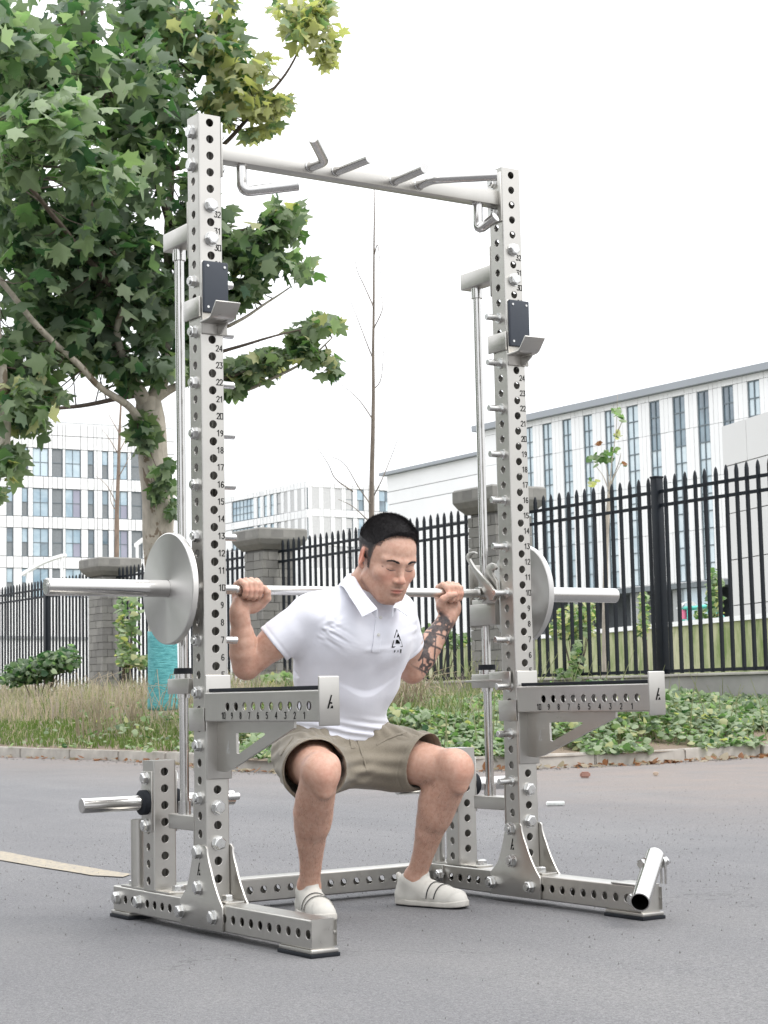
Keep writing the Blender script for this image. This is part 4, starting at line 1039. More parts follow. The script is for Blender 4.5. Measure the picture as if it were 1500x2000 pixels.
# ---- arms with hands
def arm_vol(sh, el, wr, lo, hi, s, fx_, th):
    v = Vol(lo, hi, .0024)
    v.cone(sh, lerp(sh,el,.45), .048, .0475); v.cone(lerp(sh,el,.45), el, .0475, .042, .004)
    u = (el-sh)/np.linalg.norm(el-sh); f = (wr-el)/np.linalg.norm(wr-el)
    v.ell(lerp(sh,el,.55)+V3(0,-.012,.008), (.046,.046,.046), .03)
    v.cone(el, lerp(el,wr,.25), .043, .0465, .006)
    for (t0,r0),(t1,r1) in zip(((.25,.0465),(.45,.042),(.62,.0355),(.8,.0295)),((.45,.042),(.62,.0355),(.8,.0295),(1,.0262))): v.cone(lerp(el,wr,t0), lerp(el,wr,t1), r0, r1, .003)
    # wrist is wider than thick
    v.cone(lerp(el,wr,.9)+V3(-.007,0,0), wr+V3(-.008,0,.01), .022, .021, .012); v.cone(lerp(el,wr,.9)+V3(.007,0,0), wr+V3(.008,0,.01), .022, .021, .012)
    # palm: heel, thenar, knuckle row behind the bar
    xm = sum(fx_)/4
    pc = V3(xm-s*.000, .1755, .950)
    v.cone(wr, pc, .0245, .024, .006)
    for xf in fx_: v.cone((xf*.7+(wr[0])*.3, .1725, .935), (xf, .1835, .982), .0135, .0120, .012)
    v.ell((fx_[0]+s*.000, .160, .946), (.018,.018,.024), .014)                 # thenar pad
    v.ell((fx_[3]-s*.004, .160, .944), (.014,.016,.026), .014)                 # heel of the hand
    # four fingers over the top of the bar
    for i, xf in enumerate(fx_):
        r0 = (.0102,.0106,.0102,.0090)[i]; dz = (-.0005,.001,0,-.0015)[i]; ex = (.0,.0,.0,.0)[i]
        tx = xf + (xm-xf)*.10
        pts = [V3(xf,.1835,.985), V3(xf,.1755,1.0065+dz), V3(xf*.98+tx*.02,.1500,1.0150+dz), V3(tx,.1285,1.0035+dz), V3(tx,.1235,.9850), V3(tx,.1290,.9690+(.001,-.0015,-.0005,.0025)[i]), V3(tx,.1360,.9640+(.001,-.0015,0,.003)[i])]
        q = Vol(lo, hi, .0024) if False else None
        rs = [r0*1.08, r0*1.1, r0, r0*1.06, r0*.93, r0*.88, r0*.80]
        for j in range(len(pts)-1): v.cone(pts[j], pts[j+1], rs[j], rs[j+1], .0022)
    # thumb from the side of the palm, wrapped under and up the front of the bar
    for j in range(len(th)-1): v.cone(th[j][:3], th[j+1][:3], th[j][3], th[j+1][3], .010 if j == 0 else .003)
    return v
thR = [(.214,.164,.936,.0165),(.234,.146,.946,.0140),(.243,.126,.962,.0122),(.240,.1185,.980,.0108),(.232,.120,.992,.0092)]
thL = [(.915,.162,.938,.0165),(.893,.144,.950,.0140),(.890,.124,.966,.0122),(.905,.111,.978,.0108),(.924,.106,.981,.0094)]
fR = (.2215,.2025,.1840,.1665); fL = (.9100,.9290,.9475,.9650)
avR = arm_vol(shR, elR, wrR, (.10,.02,.66), (.46,.31,1.04), 1, fR, thR)
avL = arm_vol(shL, elL, wrL, (.66,.02,.66), (1.04,.31,1.04), -1, fL, thL)
# ---- legs and trunk
bv = Vol((.16,-.16,.02), (.98,.50,1.02), .0046)
def leg(hip, kn, an, out):
    bv.cone(hip, lerp(hip,kn,.5), .090, .078, .02); bv.cone(lerp(hip,kn,.5), kn, .076, .051, .006)
    bv.ell(kn+V3(0,-.010,.002), (.047,.044,.050), .03); bv.ell(kn+V3(0,-.036,-.002), (.027,.015,.030), .02); bv.ell(kn+V3(0,-.030,-.060), (.020,.014,.018), .025)
    bv.ell(kn+V3(-out*.022,-.014,.022), (.03,.03,.03), .03)
    P_ = [(0,.050,0),(.10,.0515,.008),(.22,.0550,.016),(.34,.0555,.022),(.46,.051,.020),(.58,.044,.014),(.70,.0365,.007),(.82,.0325,.002),(.92,.032,0),(1,.034,0)]
    for (t0,r0,y0),(t1,r1,y1) in zip(P_, P_[1:]): bv.cone(lerp(kn,an,t0)+V3(0,y0,0), lerp(kn,an,t1)+V3(0,y1,0), r0, r1, .004)
    bv.cone(lerp(kn,an,.04)+V3(0,-.020,0), lerp(kn,an,.45)+V3(0,-.018,0), .040, .031, .03); bv.cone(lerp(kn,an,.45)+V3(0,-.018,0), lerp(kn,an,.85)+V3(0,-.004,0), .030, .024, .01)
    bv.ell(lerp(kn,an,.30)+V3(-out*.018,.026,0), (.036,.04,.075), .03)
    for s in (-1,1): bv.ell(an+V3(s*.024,.0,.016), (.011,.014,.015), .014)
    bv.cone(an, an+V3(0,-.02,-.04), .031, .028, .02)
leg(hipR, kneR, ankR, -1); leg(hipL, kneL, ankL, 1)
bv.ell((.566,.32,.515), (.155,.115,.10), .04); bv.cone((.562,.25,.60), (.557,.13,.83), .11, .12, .05)
# ---- mesh the skin as one object
def collect(vols, relaxes):
    Ps, Qs, o = [], [], 0
    for v, r in zip(vols, relaxes):
        P, Q = v.mesh(); Q = outward(P-P.mean(0), Q); P = relax(P, Q, r, .45); Ps.append(P); Qs.append(Q+o); o += len(P)
    return np.concatenate(Ps), np.concatenate(Qs)
P, Q = collect([hv, avR, avL, bv], [1, 1, 1, 5])
# head-local coordinates for colour regions
H = (P-HC) @ RH
face = np.exp(-(((H[:,0])/.09)**4+((H[:,1]+.07)/.06)**4+((H[:,2]+.02)/.12)**4))
def blob(c, r): return np.exp(-(((H-np.array(c))/np.array(r))**2).sum(1))
lip = np.clip(blob((0,-.098,-.0745), (.0165,.02,.0062))*1.5, 0, 1)
red = .6*blob((.035,-.07,-.035),(.022,.03,.02))+.6*blob((-.035,-.07,-.035),(.022,.03,.02))+.6*blob((0,-.11,-.04),(.012,.012,.012))+1.0*blob((-.083,.012,-.005),(.012,.024,.034))+1.0*blob((.083,.012,-.005),(.012,.024,.034))
for c, r in ((kneR+V3(0,-.055,0),.035),(kneL+V3(0,-.05,0),.035),(elR,.05),(elL,.05)): red += .38*np.exp(-((P-c)**2).sum(1)/r**2)*(.6+.5*vnoise(P,(45,45,45),31))
for xs in (fR, fL):
    for x in xs: red += .4*np.exp(-((P-V3(x,.125,.985))**2).sum(1)/.012**2)
stub = np.clip(.85*blob((0,-.098,-.062),(.024,.02,.006))+.4*blob((0,-.085,-.098),(.028,.03,.016)), 0, 1)
mole = blob((-.0555,-.066,-.006),(.0022,.02,.0024))
lidd = np.clip(blob((.0325,-.085,-.0135),(.016,.02,.0035))+blob((-.0325,-.085,-.0135),(.016,.02,.0035)), 0, 1)*.5
sc1 = np.clip((H[:,2]+.034+.55*np.maximum(0,.030-H[:,1])*0)/.05,0,1)
front_ = -.032-.35*(H[:,2]-.03)*(H[:,2] > .03)-.030*np.clip((.035-H[:,2])/.05,0,1)*0
scalp = 1/(1+np.exp(-(H[:,1]-(-.030+.0*H[:,2]))*420))*(1/(1+np.exp(-(H[:,2]+.002-.55*(np.clip(-H[:,1]-.005,-.03,.0)))*260)))
burn = np.exp(-(((H[:,1]+.020)/.0075)**4+((H[:,2]+.010)/.020)**4)); nape = (H[:,1] > .03)/(1+np.exp(-(H[:,2]+.048)*160))
scalp = np.clip(np.maximum(np.maximum(scalp, burn*.8), nape), 0, 1)*(np.abs(H[:,0]) < .083)*(H[:,2] < .11)*(H[:,2] > -.09)*(H[:,1] < .13)
ear_ = np.zeros(len(H))
for sx in (-1,1): ear_ = np.maximum(ear_, np.exp(-(((H[:,0]-sx*.0795)/.012)**6+((H[:,1]-.014)/.0225)**6+((H[:,2]+.010)/.037)**6)))
scalp = scalp*(1-np.clip(ear_*1.6,0,1))*(.78+.22*np.clip((H[:,2]+.03)/.07,0,1))
# tattoo sleeve on the left forearm: position along the forearm and around it
fa = (wrL-elL)/np.linalg.norm(wrL-elL); tt = ((P-elL) @ fa)/np.linalg.norm(wrL-elL)
rad = np.linalg.norm((P-elL)-((P-elL)@fa)[:,None]*fa, axis=1)
ta = np.clip((tt+.02)/.06, 0, 1)*np.clip((.97-tt)/.05, 0, 1)*(rad < .075)*(P[:,0] > .76)
cam_side = -(P-elL)@V3(.55,.83,0)/(rad+1e-6); tat = np.clip(ta*np.clip(1.3+cam_side*.9, 0, 1), 0, 1)
su = (P-elL)@np.cross(fa, V3(.55,.83,0))
tatmask = np.zeros(len(P))
shape = (np.abs(np.sin(tt*15+su*25)) < .24)|(np.abs(np.sin(tt*9-su*70+1)) < .20)|((tt < .34) & (vnoise(P,(70,70,70),15) > .18))|((tt > .1) & (tt < .3) & (np.abs(su-.012+.05*tt) < .008))|((tt > .62) & (vnoise(P,(110,110,110),3) > -.35))|((tt > .3) & (tt < .6) & (su+.002*np.sin(tt*30) > -.006) & (su < .022) & (vnoise(P,(60,60,60),5) > -.5))
tatmask = tat*shape
P2 = relax(np.stack([tatmask,tatmask,tatmask],1), Q, 1, .4)[:,0]
skin = NT('skin'); skin.set(Roughness=.48, Subsurface__Weight=.12, Subsurface__Scale=.02, Specular__IOR__Level=.4); skin.b.inputs['Subsurface Radius'].default_value = (1,.35,.18)
v = skin.co(); att = lambda n: skin.n('Attribute', _attribute_name=n).outputs['Fac']
c = skin.mix(.35, skin.ramp(skin.noise(v, 11, 5, .6), [(.3,(.42,.242,.178)),(.5,(.51,.308,.232)),(.72,(.59,.377,.292))]), skin.ramp(skin.noise(v, 70, 4, .7), [(.35,(.40,.19,.135)),(.5,(.52,.31,.23)),(.65,(.60,.40,.32))]))
c = skin.mix(att('red'), c, (.58,.22,.155)); c = skin.mix(att('lip'), c, (.46,.165,.13))
c = skin.mix(att('stub'), c, skin.ramp(skin.noise(v, 900, 2), [(.42,(.10,.065,.05)),(.60,(.46,.27,.19))]))
c = skin.mix(att('scalp'), c, skin.ramp(skin.noise(v, 700, 2), [(.38,(.010,.009,.009)),(.70,(.030,.025,.023))]))
c = skin.mix(att('mole'), c, (.10,.04,.03)); c = skin.mix(att('lidd'), c, (.34,.155,.11))
tn = skin.ramp(skin.noise(v, 120, 4, .7), [(.35,.82),(.65,1.)]); mm = skin.n('Math', _operation='MULTIPLY'); skin.l(att('tattoo'), mm.inputs[0]); skin.l(tn, mm.inputs[1])
c = skin.mix(mm.outputs[0], c, (.035,.038,.043)); skin.col(c)
hn = skin.noise(v, 420, 3, .6); hb = skin.noise(v, 60, 4, .6); ad = skin.n('Math', _operation='MULTIPLY_ADD'); ad.inputs[1].default_value = .4; skin.l(hn, ad.inputs[0]); skin.l(hb, ad.inputs[2])
skin.bump(ad.outputs[0], .30, .0014)
rg = skin.n('MapRange'); skin.l(skin.noise(v, 30, 4), rg.inputs[0]); rg.inputs['To Min'].default_value = .36; rg.inputs['To Max'].default_value = .62; skin.l(rg.outputs[0], skin.b.inputs['Roughness'])
body = np_mesh('body', P-PL, Q, skin.m, person, dict(red=np.clip(red,0,.75), lip=lip, stub=stub, mole=mole, lidd=lidd, scalp=scalp, tattoo=np.clip(P2,0,1)))

# ---- surface helpers: lay things on a finished mesh
def bvh_of(P, Q): return BVHTree.FromPolygons(P.tolist(), Q.tolist())
BT = bvh_of(P, Q)
def on_head(x, z, off=.0006, y0=-.3):
    o = Vector(hw_(x, y0, z)); d = Vector(RH @ V3(0,1,0)); h = BT.ray_cast(o, d)
    return (h[0]-d*off if h[0] else None), d
HAIRM = NT('black_hair'); HAIRM.set(Roughness=.55, Specular__IOR__Level=.22); HAIRM.col(HAIRM.ramp(HAIRM.noise(HAIRM.co(), 300, 3), [(.3,(.016,.015,.016)),(.7,(.075,.070,.072))])); HAIRM = HAIRM.m
# lash lines and brows
bm = bmesh.new()
for s in (-1, 1):
    pts = [on_head(s*(.0175+.0295*k/10), -.0105-.0030*math.sin(PI*k/10)+.0018*k/10, .0004)[0] for k in range(11)]
    path_tube(bm, [p-Vector(PL) for p in pts if p], [.0005+.0006*math.sin(PI*(k+1)/12) for k in range(len([p for p in pts if p]))], 5)
mk('eyelashes', bm, HAIRM, person, True)
bm = bmesh.new()
for s in (-1, 1):
    for k in range(330):
        t = random.random(); w = (.0036*(1-.55*t))*(1 if t > .08 else .6); x = s*(.0145+.034*t); z = .0135+.0055*math.sin(PI*t*.8)-.003*t*t+random.uniform(-w,w)
        p, d = on_head(x, z, .0003)
        if not p: continue
        dr = Vector(RH @ V3(s*random.uniform(.7,1), 0, random.uniform(.05,.55))).normalized()*random.uniform(.004,.0075)
        q = p+dr-d*.0012; n = dr.cross(d).normalized()*.00042
        bm.faces.new([bm.verts.new(u-Vector(PL)) for u in (p-n, p+n, q)])
mk('eyebrow', bm, HAIRM, person)['kind'] = 'stuff'
# hair: cap that follows the skull, then short strands
hh = Vol((.44,-.20,.97), (.72,.16,1.28), .0028)
def hh_E(c, r, k=0, op='add'): hh.ell(hw_(*c), r, k, op, RH)
hh_E((0,.018,.038), (.0770,.0995,.0870)); hh_E((0,-.026,.026), (.0650,.0590,.0745), .03); hh_E((0,-.012,.078), (.055,.070,.046), .03)
hh.plane(hw_(0,-.064,.0605), RH @ V3(0,-.72,-.69))           # front hairline
for s in (-1,1):
    hh.plane(hw_(s*.052,-.052,.060), RH @ V3(s*.55,-.80,-.25), .004)
    hh.plane(hw_(s*.075,-.022,.0), RH @ V3(s*.16,-.93,-.33), .003)
hh.plane(hw_(0,.04,.012), RH @ V3(0,.30,-1), .004)
for s in (-1,1): hh.plane(hw_(s*.0765,.02,.030), RH @ V3(s*.70,0,-.70), .006)
for s in (-1,1): hh_E((s*.083,.014,-.016), (.016,.0265,.040), .002, 'sub'); hh_E((s*.085,.02,-.055), (.03,.04,.03), .002, 'sub')
HP, HQ = hh.mesh(); HQ = outward(HP-HP.mean(0), HQ); HP = relax(HP, HQ, 2, .4); HN = vnormals(HP, HQ)
HP = HP+HN*(vnoise(HP,(260,260,120),2)*.0006)[:,None]
hair = np_mesh('hair', HP-PL, HQ, HAIRM, person)
HL = (HP-HC) @ RH; bm = bmesh.new(); idx = np.random.permutation(len(HP)); cnt = 0
zc = hw_(0,-.0,.118)
for i in idx:
    n = Vector(HN[i]); l = HL[i]
    if (RH.T @ HN[i])[2] < -.35 : continue
    top = max(0, min(1, (l[2]-.035)/.06)); ln = .0030+.0085*top*random.uniform(.6,1.2)
    fwd = Vector(RH @ V3(random.uniform(-.35,.35), -.9, -.15)) if top > .2 else Vector(RH @ V3(0,random.uniform(-.1,.35),-1))
    d = (n*.75+fwd*.75+Vector((random.uniform(-.25,.25),)*3)).normalized() if top > .2 else (n*.35+fwd).normalized()
    p = Vector(HP[i]); sd = d.cross(n); sd = (sd.normalized() if sd.length > 1e-4 else d.orthogonal().normalized())*random.uniform(.0004,.0008)
    m_ = p+d*ln*.55+n*.0012; q = p+d*ln
    bm.faces.new([bm.verts.new(u-Vector(PL)) for u in (p-sd, p+sd, m_+sd*.7, m_-sd*.7)]); bm.faces.new([bm.verts.new(u-Vector(PL)) for u in (m_-sd*.7, m_+sd*.7, q)])
    cnt += 1
    if cnt > 13000: break
tag(mk('hair_strands', bm, HAIRM, hair), kind='stuff').matrix_parent_inverse = Matrix()
# faded stubble at temples and nape is painted hair length: very short strands straight on the skin
bm = bmesh.new(); made = 0
HB = (P-HC) @ RH; N_ = vnormals(P, Q)
cand = np.where((np.abs(HB[:,0]) > .045) & (HB[:,1] > -.052) & (HB[:,1] < .12) & (HB[:,2] > -.050) & (HB[:,2] < .075) & (np.abs(HB[:,0]) < .082))[0]; np.random.shuffle(cand)
for i in cand[:16000]:
    x, y, z = HB[i]
    # hairline: sideburn in front of the ear, nape behind it
    if z < -.005+ (.0 if y > .035 else .0) and y < .035 and not (-.030 < y < -.008 and z > -.030): continue
    if y < -.036+(.035-z)*.25 and z < .05: continue
    if abs(x) > .0765 and -.012 < y < .04 and z < .028: continue
    n = Vector(N_[i]); p = Vector(P[i]); d = (n*.3+Vector(RH @ V3(0,.1,-1))).normalized(); sd = d.cross(n).normalized()*.0005; q = p+d*random.uniform(.002,.0042)+n*.0006
    bm.faces.new([bm.verts.new(u-Vector(PL)) for u in (p-sd, p+sd, q)]); made += 1
tag(mk('hair_stubble', bm, HAIRM, hair), kind='stuff')

# ---- polo shirt
sv = Vol((.22,-.14,.46), (.90,.50,1.06), .0034)
g = .010
sv.cone((.562,.262,.575), (.560,.205,.70), .118, .122); sv.cone((.560,.205,.70), (.556,.130,.83), .122, .128, .05)
sv.cone((.495,.250,.570), (.632,.258,.570), .105, .105, .05); sv.cone((.47,.175,.72), (.645,.185,.72), .098, .098, .05)
sv.cone((.455,.125,.830), (.640,.13,.830), .108, .108, .06); sv.cone((.445,.085,.888), (.632,.09,.892), .082, .082, .06)
sv.ell((.492,.040,.855), (.080,.050,.070), .05); sv.ell((.598,.040,.855), (.080,.050,.070), .05)           # chest
sv.cone((.552,.09,.958), (.400,.105,.910), .056, .056, .05); sv.cone((.552,.09,.958), (.672,.115,.920), .056, .056, .05)
sv.cone((.557,.06,.965), (.563,.045,.985), .066, .062, .04)
for sh, el in ((shR, elR), (shL, elL)):
    sv.cone(sh, lerp(sh,el,.62), .058, .0565, .05); sv.cone(lerp(sh,el,.3), lerp(sh,el,.60), .0565, .0585, .02)
# open ends: sleeves, neck, hem
for sh, el, e in ((shR, elR, .565), (shL, elL, .58)):
    u = (el-sh)/np.linalg.norm(el-sh); c = lerp(sh,el,e)
    X, Y, Z = sv.ax[0][:,None,None], sv.ax[1][None,:,None], sv.ax[2][None,None,:]
    d = (X-c[0])*u[0]+(Y-c[1])*u[1]+(Z-c[2])*u[2]; r2 = (X-c[0])**2+(Y-c[1])**2+(Z-c[2])**2
    sv.a = np.where((r2 < .135**2), np.maximum(sv.a, d), sv.a).astype(np.float32)
    sv.cone(c-u*.030, c+u*.05, .0515, .0545, .0, 'sub')
sv.cone((.559,.070,.958), hw_(0,.03,-.03), .058, .066, .006, 'sub')
hem_n = V3(-.05,-.16,-1); sv.plane((.56,.15,.526), hem_n)
sv.cone((.50,.262,.55), (.625,.268,.55), .094, .094, .0, 'sub') 
SP, SQ = sv.mesh(); SQ = outward(SP-SP.mean(0), SQ); SP = relax(SP, SQ, 4, .45); SN = vnormals(SP, SQ)
# folds
def fold(P, c, dirv, wl, ln, wd, amp, ph=0., curve=0.):
    """a bundle of ridges starting at c, running along dirv"""
    d = np.array(dirv, float); d /= np.linalg.norm(d); nrm = np.cross(d, V3(.55,.83,.0)); nrm /= np.linalg.norm(nrm); r = P-np.array(c)
    a = r@d; b = r@nrm+curve*a*a; w = np.exp(-(b/wd)**2)*np.clip(a/(.18*ln)+.3, 0, 1)*np.exp(-np.maximum(a,0)**2/ln**2)*(a > -.05)
    front = 1/(1+np.exp((P[:,1]-.17)*40)) if True else 1
    return amp*w*np.sin(b/wl*2*PI+ph+vnoise(P,(9,9,9),4)*1.6)
D_ = np.zeros(len(SP))
apR = V3(.375,.02,.865); apL = V3(.745,.03,.875)
D_ += fold(SP, apR, (1,0,-.25), .026, .065, .030, .0022, .4, 1.4)+fold(SP, apR, (.8,0,-.75), .029, .07, .026, .0020, 1.2, -1.)+fold(SP, apR, (.6,0,.5), .030, .07, .022, .0018)
D_ += fold(SP, apL, (-1,0,-.3), .028, .08, .03, .0020, 1., -.5)+fold(SP, apL, (-.5,0,-1), .030, .08, .026, .0018)
D_ += fold(SP, (.40,.0,.952), (1,0,-.36), .085, .20, .034, .0042, .9, .3)+fold(SP, (.70,.0,.95), (-.8,0,-.62), .080, .13, .030, .0034, .3)
D_ += fold(SP, (.50,.0,.80), (1,0,.05), .05, .10, .012, .0022, 1.)
D_ += fold(SP, apR, (1,0,-.30), .0145, .055, .028, .0013, 0, 2.)+fold(SP, apR, (.85,0,-.62), .013, .06, .022, .0013, 1.6, -2.)+fold(SP, apR, (1,0,.25), .016, .05, .018, .0011, .6, 1.)+fold(SP, (.40,.02,.895), (.35,0,1), .018, .05, .020, .0011)
low = np.exp(-((SP[:,2]-.560)/.026)**2); D_ += low*.0036*np.sin((SP[:,2]+.16*(SP[:,0]-.56)+.022*vnoise(SP,(9,9,3),8))*2*PI/.026)
mid = np.exp(-((SP[:,2]-.66)/.10)**2); D_ += mid*.0028*vnoise(SP,(8,7,18),6)
D_ += .0016*vnoise(SP,(22,22,22),9)+.0030*vnoise(SP,(8,8,8),11)
for sh, el in ((shR, elR), (shL, elL)):
    u = (el-sh)/np.linalg.norm(el-sh); a = (SP-sh)@u/np.linalg.norm(el-sh); rr_ = np.linalg.norm((SP-sh)-((SP-sh)@u)[:,None]*u, axis=1); on = (rr_ < .085)*np.clip((a-.05)/.2,0,1)
    D_ += on*.0024*vnoise(SP,(16,16,16),13)
    D_ += -.0011*on*np.exp(-((a-.50)/.02)**2)*(a < .6)                       # sleeve hem stitch
hd = (SP-V3(.56,.15,.533))@(hem_n/np.linalg.norm(hem_n)); D_ += -.0012*np.exp(-((hd+.022)/.0025)**2)
SP = SP+SN*D_[:,None]
clo = NT('white_polo_cloth'); clo.set(Roughness=.85, Sheen__Weight=.25); v = clo.co(); clo.col(clo.ramp(clo.noise(v, 6, 4), [(.3,(.66,.665,.73)),(.7,(.72,.725,.785))]))
wv = clo.n('TexWave', Scale=260., Distortion=1.); clo.l(v, wv.inputs['Vector']); nn = clo.noise(v, 35, 4, .6); ad = clo.n('Math', _operation='MULTIPLY_ADD'); ad.inputs[1].default_value = .15; clo.l(wv.outputs['Fac'], ad.inputs[0]); clo.l(nn, ad.inputs[2]); clo.bump(ad.outputs[0], .22, .0035)
CLO = clo.m
shirt = np_mesh('polo_shirt', SP-PL, SQ, CLO, person)
ST = bvh_of(SP, SQ)
def on_shirt(px, py, off=.0012):
    o = Vector(CAM); d = Vector(_ray(px, py)).normalized(); h = ST.ray_cast(o, d); return (h[0]+h[1]*off*(1 if h[1].dot(d) < 0 else -1)) if h[0] else None
# ---- tattoo, collar, placket, logo, shorts, shoes
def sheet(name, rows, mat_, parent, org, th=.0022, sub=2, smooth=True):
    V_ = [Vector(p)-Vector(org) for r in rows for p in r]; n = len(rows[0]); F_ = [(i*n+j, i*n+j+1, (i+1)*n+j+1, (i+1)*n+j) for i in range(len(rows)-1) for j in range(n-1)]
    o = mkd(name, V_, F_, mat_, parent, smooth)
    s = o.modifiers.new('solid', 'SOLIDIFY'); s.thickness = th; s.offset = 0
    b = o.modifiers.new('bevel', 'BEVEL'); b.width = th*.3; b.segments = 2; b.limit_method = 'ANGLE'
    b = o.modifiers.new('sub', 'SUBSURF'); b.levels = b.render_levels = sub
    return o
# collar: control curves front to back for the man's right side, mirrored for his left
XC = .5585
top = [atY(737,1189,-.082), atY(722,1172,-.068), atY(704,1147,-.030), atY(693,1128,.012), Vector((.497,.050,1.028)), Vector((.520,.088,1.040)), Vector((XC,.104,1.044))]
mid = [t+Vector((-.010,-.006,-.006)) if i < 4 else t+Vector((-.012*(6-i)/2,.012*(i-2)/4,-.004)) for i, t in enumerate(top)]
bot = [atY(707,1205,-.078), atY(699,1190,-.066), atY(684,1167,-.030), atY(672,1148,.012), Vector((.462,.062,1.000)), Vector((.500,.120,1.008)), Vector((XC,.138,1.010))]
def dens(C, n=5): return [tuple(p) for p in (Vector(q) for q in catmull3(C, n))]
def catmull3(P, n):
    o = []
    P = [Vector(p) for p in P]
    for i in range(len(P)-1):
        p0, p1, p2, p3 = P[max(i-1,0)], P[i], P[i+1], P[min(i+2,len(P)-1)]
        for k in range(n):
            t = k/n; o.append(.5*((2*p1)+(-p0+p2)*t+(2*p0-5*p1+4*p2-p3)*t*t+(-p0+3*p1-3*p2+p3)*t**3))
    o.append(P[-1]); return o
def mir(C):
    o = []
    for p in C:
        f = max(0., min(1., (.05-p[1])/.13)); cx_ = XC-.030*f; o.append(Vector((2*cx_-p[0]+.002, p[1]-.004*f, p[2]+.004*f)))
    return o
for C3, nm in (((top,mid,bot),'collar'), ((mir(top),mir(mid),mir(bot)),'collar')):
    T_, M_, B_ = [catmull3(c, 4) for c in C3]
    st = [t+((Vector((XC,.03,t.z))-t)*.06)+Vector((0,0,-.030)) for t in T_]
    sheet(nm, [[tuple(p) for p in st], [tuple(p) for p in T_], [tuple(p+Vector((0,0,.0015))) for p in M_], [tuple((p+q)/2) for p, q in zip(M_, B_)], [tuple(p) for p in B_]], CLO, shirt, PL, .0026, 1)
for o in list(shirt.children): o.location = (0,0,0)
# placket: strip lying on the shirt, with buttons
def strip_on(px_pts, halfw, off=.0022):
    L_, R_ = [], []
    for (x, y) in px_pts:
        a, b = on_shirt(x-halfw, y, off), on_shirt(x+halfw, y, off)
        if a and b: L_.append(a); R_.append(b)
    return L_, R_
pp = [(743,1192),(742,1204),(740,1213),(739,1222),(738,1231),(737,1240),(736,1250),(735,1258),(734,1266),(733,1274)]
pp = [(a, b) for (a0,b0),(a1,b1) in zip(pp, pp[1:]) for a, b in ((a0,b0),((a0+a1)/2,(b0+b1)/2))]+[pp[-1]]
L_, R_ = strip_on(pp, 7.5, .0018)
if L_:
    M2 = [(a+b)/2 for a, b in zip(L_, R_)]
    sheet('placket', [[tuple(p) for p in L_], [tuple(p) for p in M2], [tuple(p) for p in R_]], CLO, shirt, PL, .0022, 1)
BUT = mat('white_button', (.62,.61,.58), .35)
for (x, y) in ((742,1207),(738,1240)):
    p = on_shirt(x, y, .0045)
    if p:
        bm = bmesh.new(); d = -Vector(_ray(x, y)).normalized(); q = p-Vector(PL)
        cyl(bm, q-d*.0012, q+d*.0012, .0052, n=20); cyl(bm, q+d*.0012, q+d*.0016, .0042, .0036, n=20); mk('button', bm, BUT, shirt, True, ang=40)
# printed chest mark: triangle outline, slanted figure, three small letters
SC = 1/20.
def pz(a, b): return (760+a*SC, 1200+b*SC)
polys = [[(285,575),(320,640),(325,720),(300,655),(285,640),(215,905),(180,915)], [(165,1010),(195,1000),(135,1250),(515,1240),(520,1250),(525,1262),(90,1300)], [(345,725),(415,895),(350,870),(285,895)], [(325,720),(345,725),(460,1030),(420,1020),(400,940)],
         [(455,1030),(470,1050),(515,1225),(525,1240),(505,1240)], [(265,985),(330,985),(415,1085),(410,1140),(240,1140)],
         [(200,1390),(235,1390),(235,1450),(200,1460),(180,1500),(190,1440)], [(325,1395),(352,1395),(352,1470),(325,1470)], [(425,1355),(475,1355),(475,1375),(445,1375),(445,1395),(472,1395),(472,1440),(445,1440),(445,1480),(475,1480),(475,1500),(425,1500)]]
bm = bmesh.new()
for pl_ in polys:
    pts = [on_shirt(*pz(a, b), .0012) for a, b in pl_]
    if all(pts):
        vs = [bm.verts.new(p-Vector(PL)) for p in pts]
        try: bm.faces.new(vs)
        except Exception: pass
bmesh.ops.triangulate(bm, faces=bm.faces[:])
tag(mk('chest_print', bm, INK, shirt), kind='stuff')

# ---- shorts
kv = Vol((.16,-.16,.30), (.98,.50,.62), .0034)
kv.ell((.566,.300,.500), (.172,.128,.105), .05); kv.cone((.50,.265,.56), (.63,.268,.56), .103, .103, .05)
for hip, kn, e in ((hipR, kneR, .74), (hipL, kneL, .70)):
    L_ = hip[0] > .56; d = (kn-hip); kv.cone(hip+V3(0,0,-.004+.010*L_), lerp(hip,kn,e+.12)+V3(0,.004,-.012+.018*L_), .104-.006*L_, .098-.007*L_, .05)
kv.cone((.50,.20,.450), (.64,.20,.452), .060, .058, .09); kv.cone((.44,.13,.438), (.70,.13,.440), .028, .026, .08)
for hip, kn, e, tilt in ((hipR, kneR, .72, V3(-.05,.0,.25)), (hipL, kneL, .70, V3(.1,-.1,.20))):
    u = (kn-hip)/np.linalg.norm(kn-hip); n = u-tilt*.75; n /= np.linalg.norm(n); c = lerp(hip,kn,e)
    X, Y, Z = kv.ax[0][:,None,None], kv.ax[1][None,:,None], kv.ax[2][None,None,:]
    d = (X-c[0])*n[0]+(Y-c[1])*n[1]+(Z-c[2])*n[2]; r2 = (X-c[0])**2+(Y-c[1])**2+(Z-c[2])**2
    kv.a = np.where(r2 < .19**2, np.maximum(kv.a, d), kv.a).astype(np.float32)
    L_ = hip[0] > .56; kv.cone(c-u*.10+V3(0,0,-.008+.016*L_), c+u*.12+V3(0,0,-.008+.016*L_), .0915-.007*L_, .0925-.007*L_, .004, 'sub')
kv.plane((.56,.2,.592), V3(-.05,-.12,1))
KP, KQ = kv.mesh(); KQ = outward(KP-KP.mean(0), KQ); KP = relax(KP, KQ, 6, .5); KN = vnormals(KP, KQ)
D_ = np.zeros(len(KP))
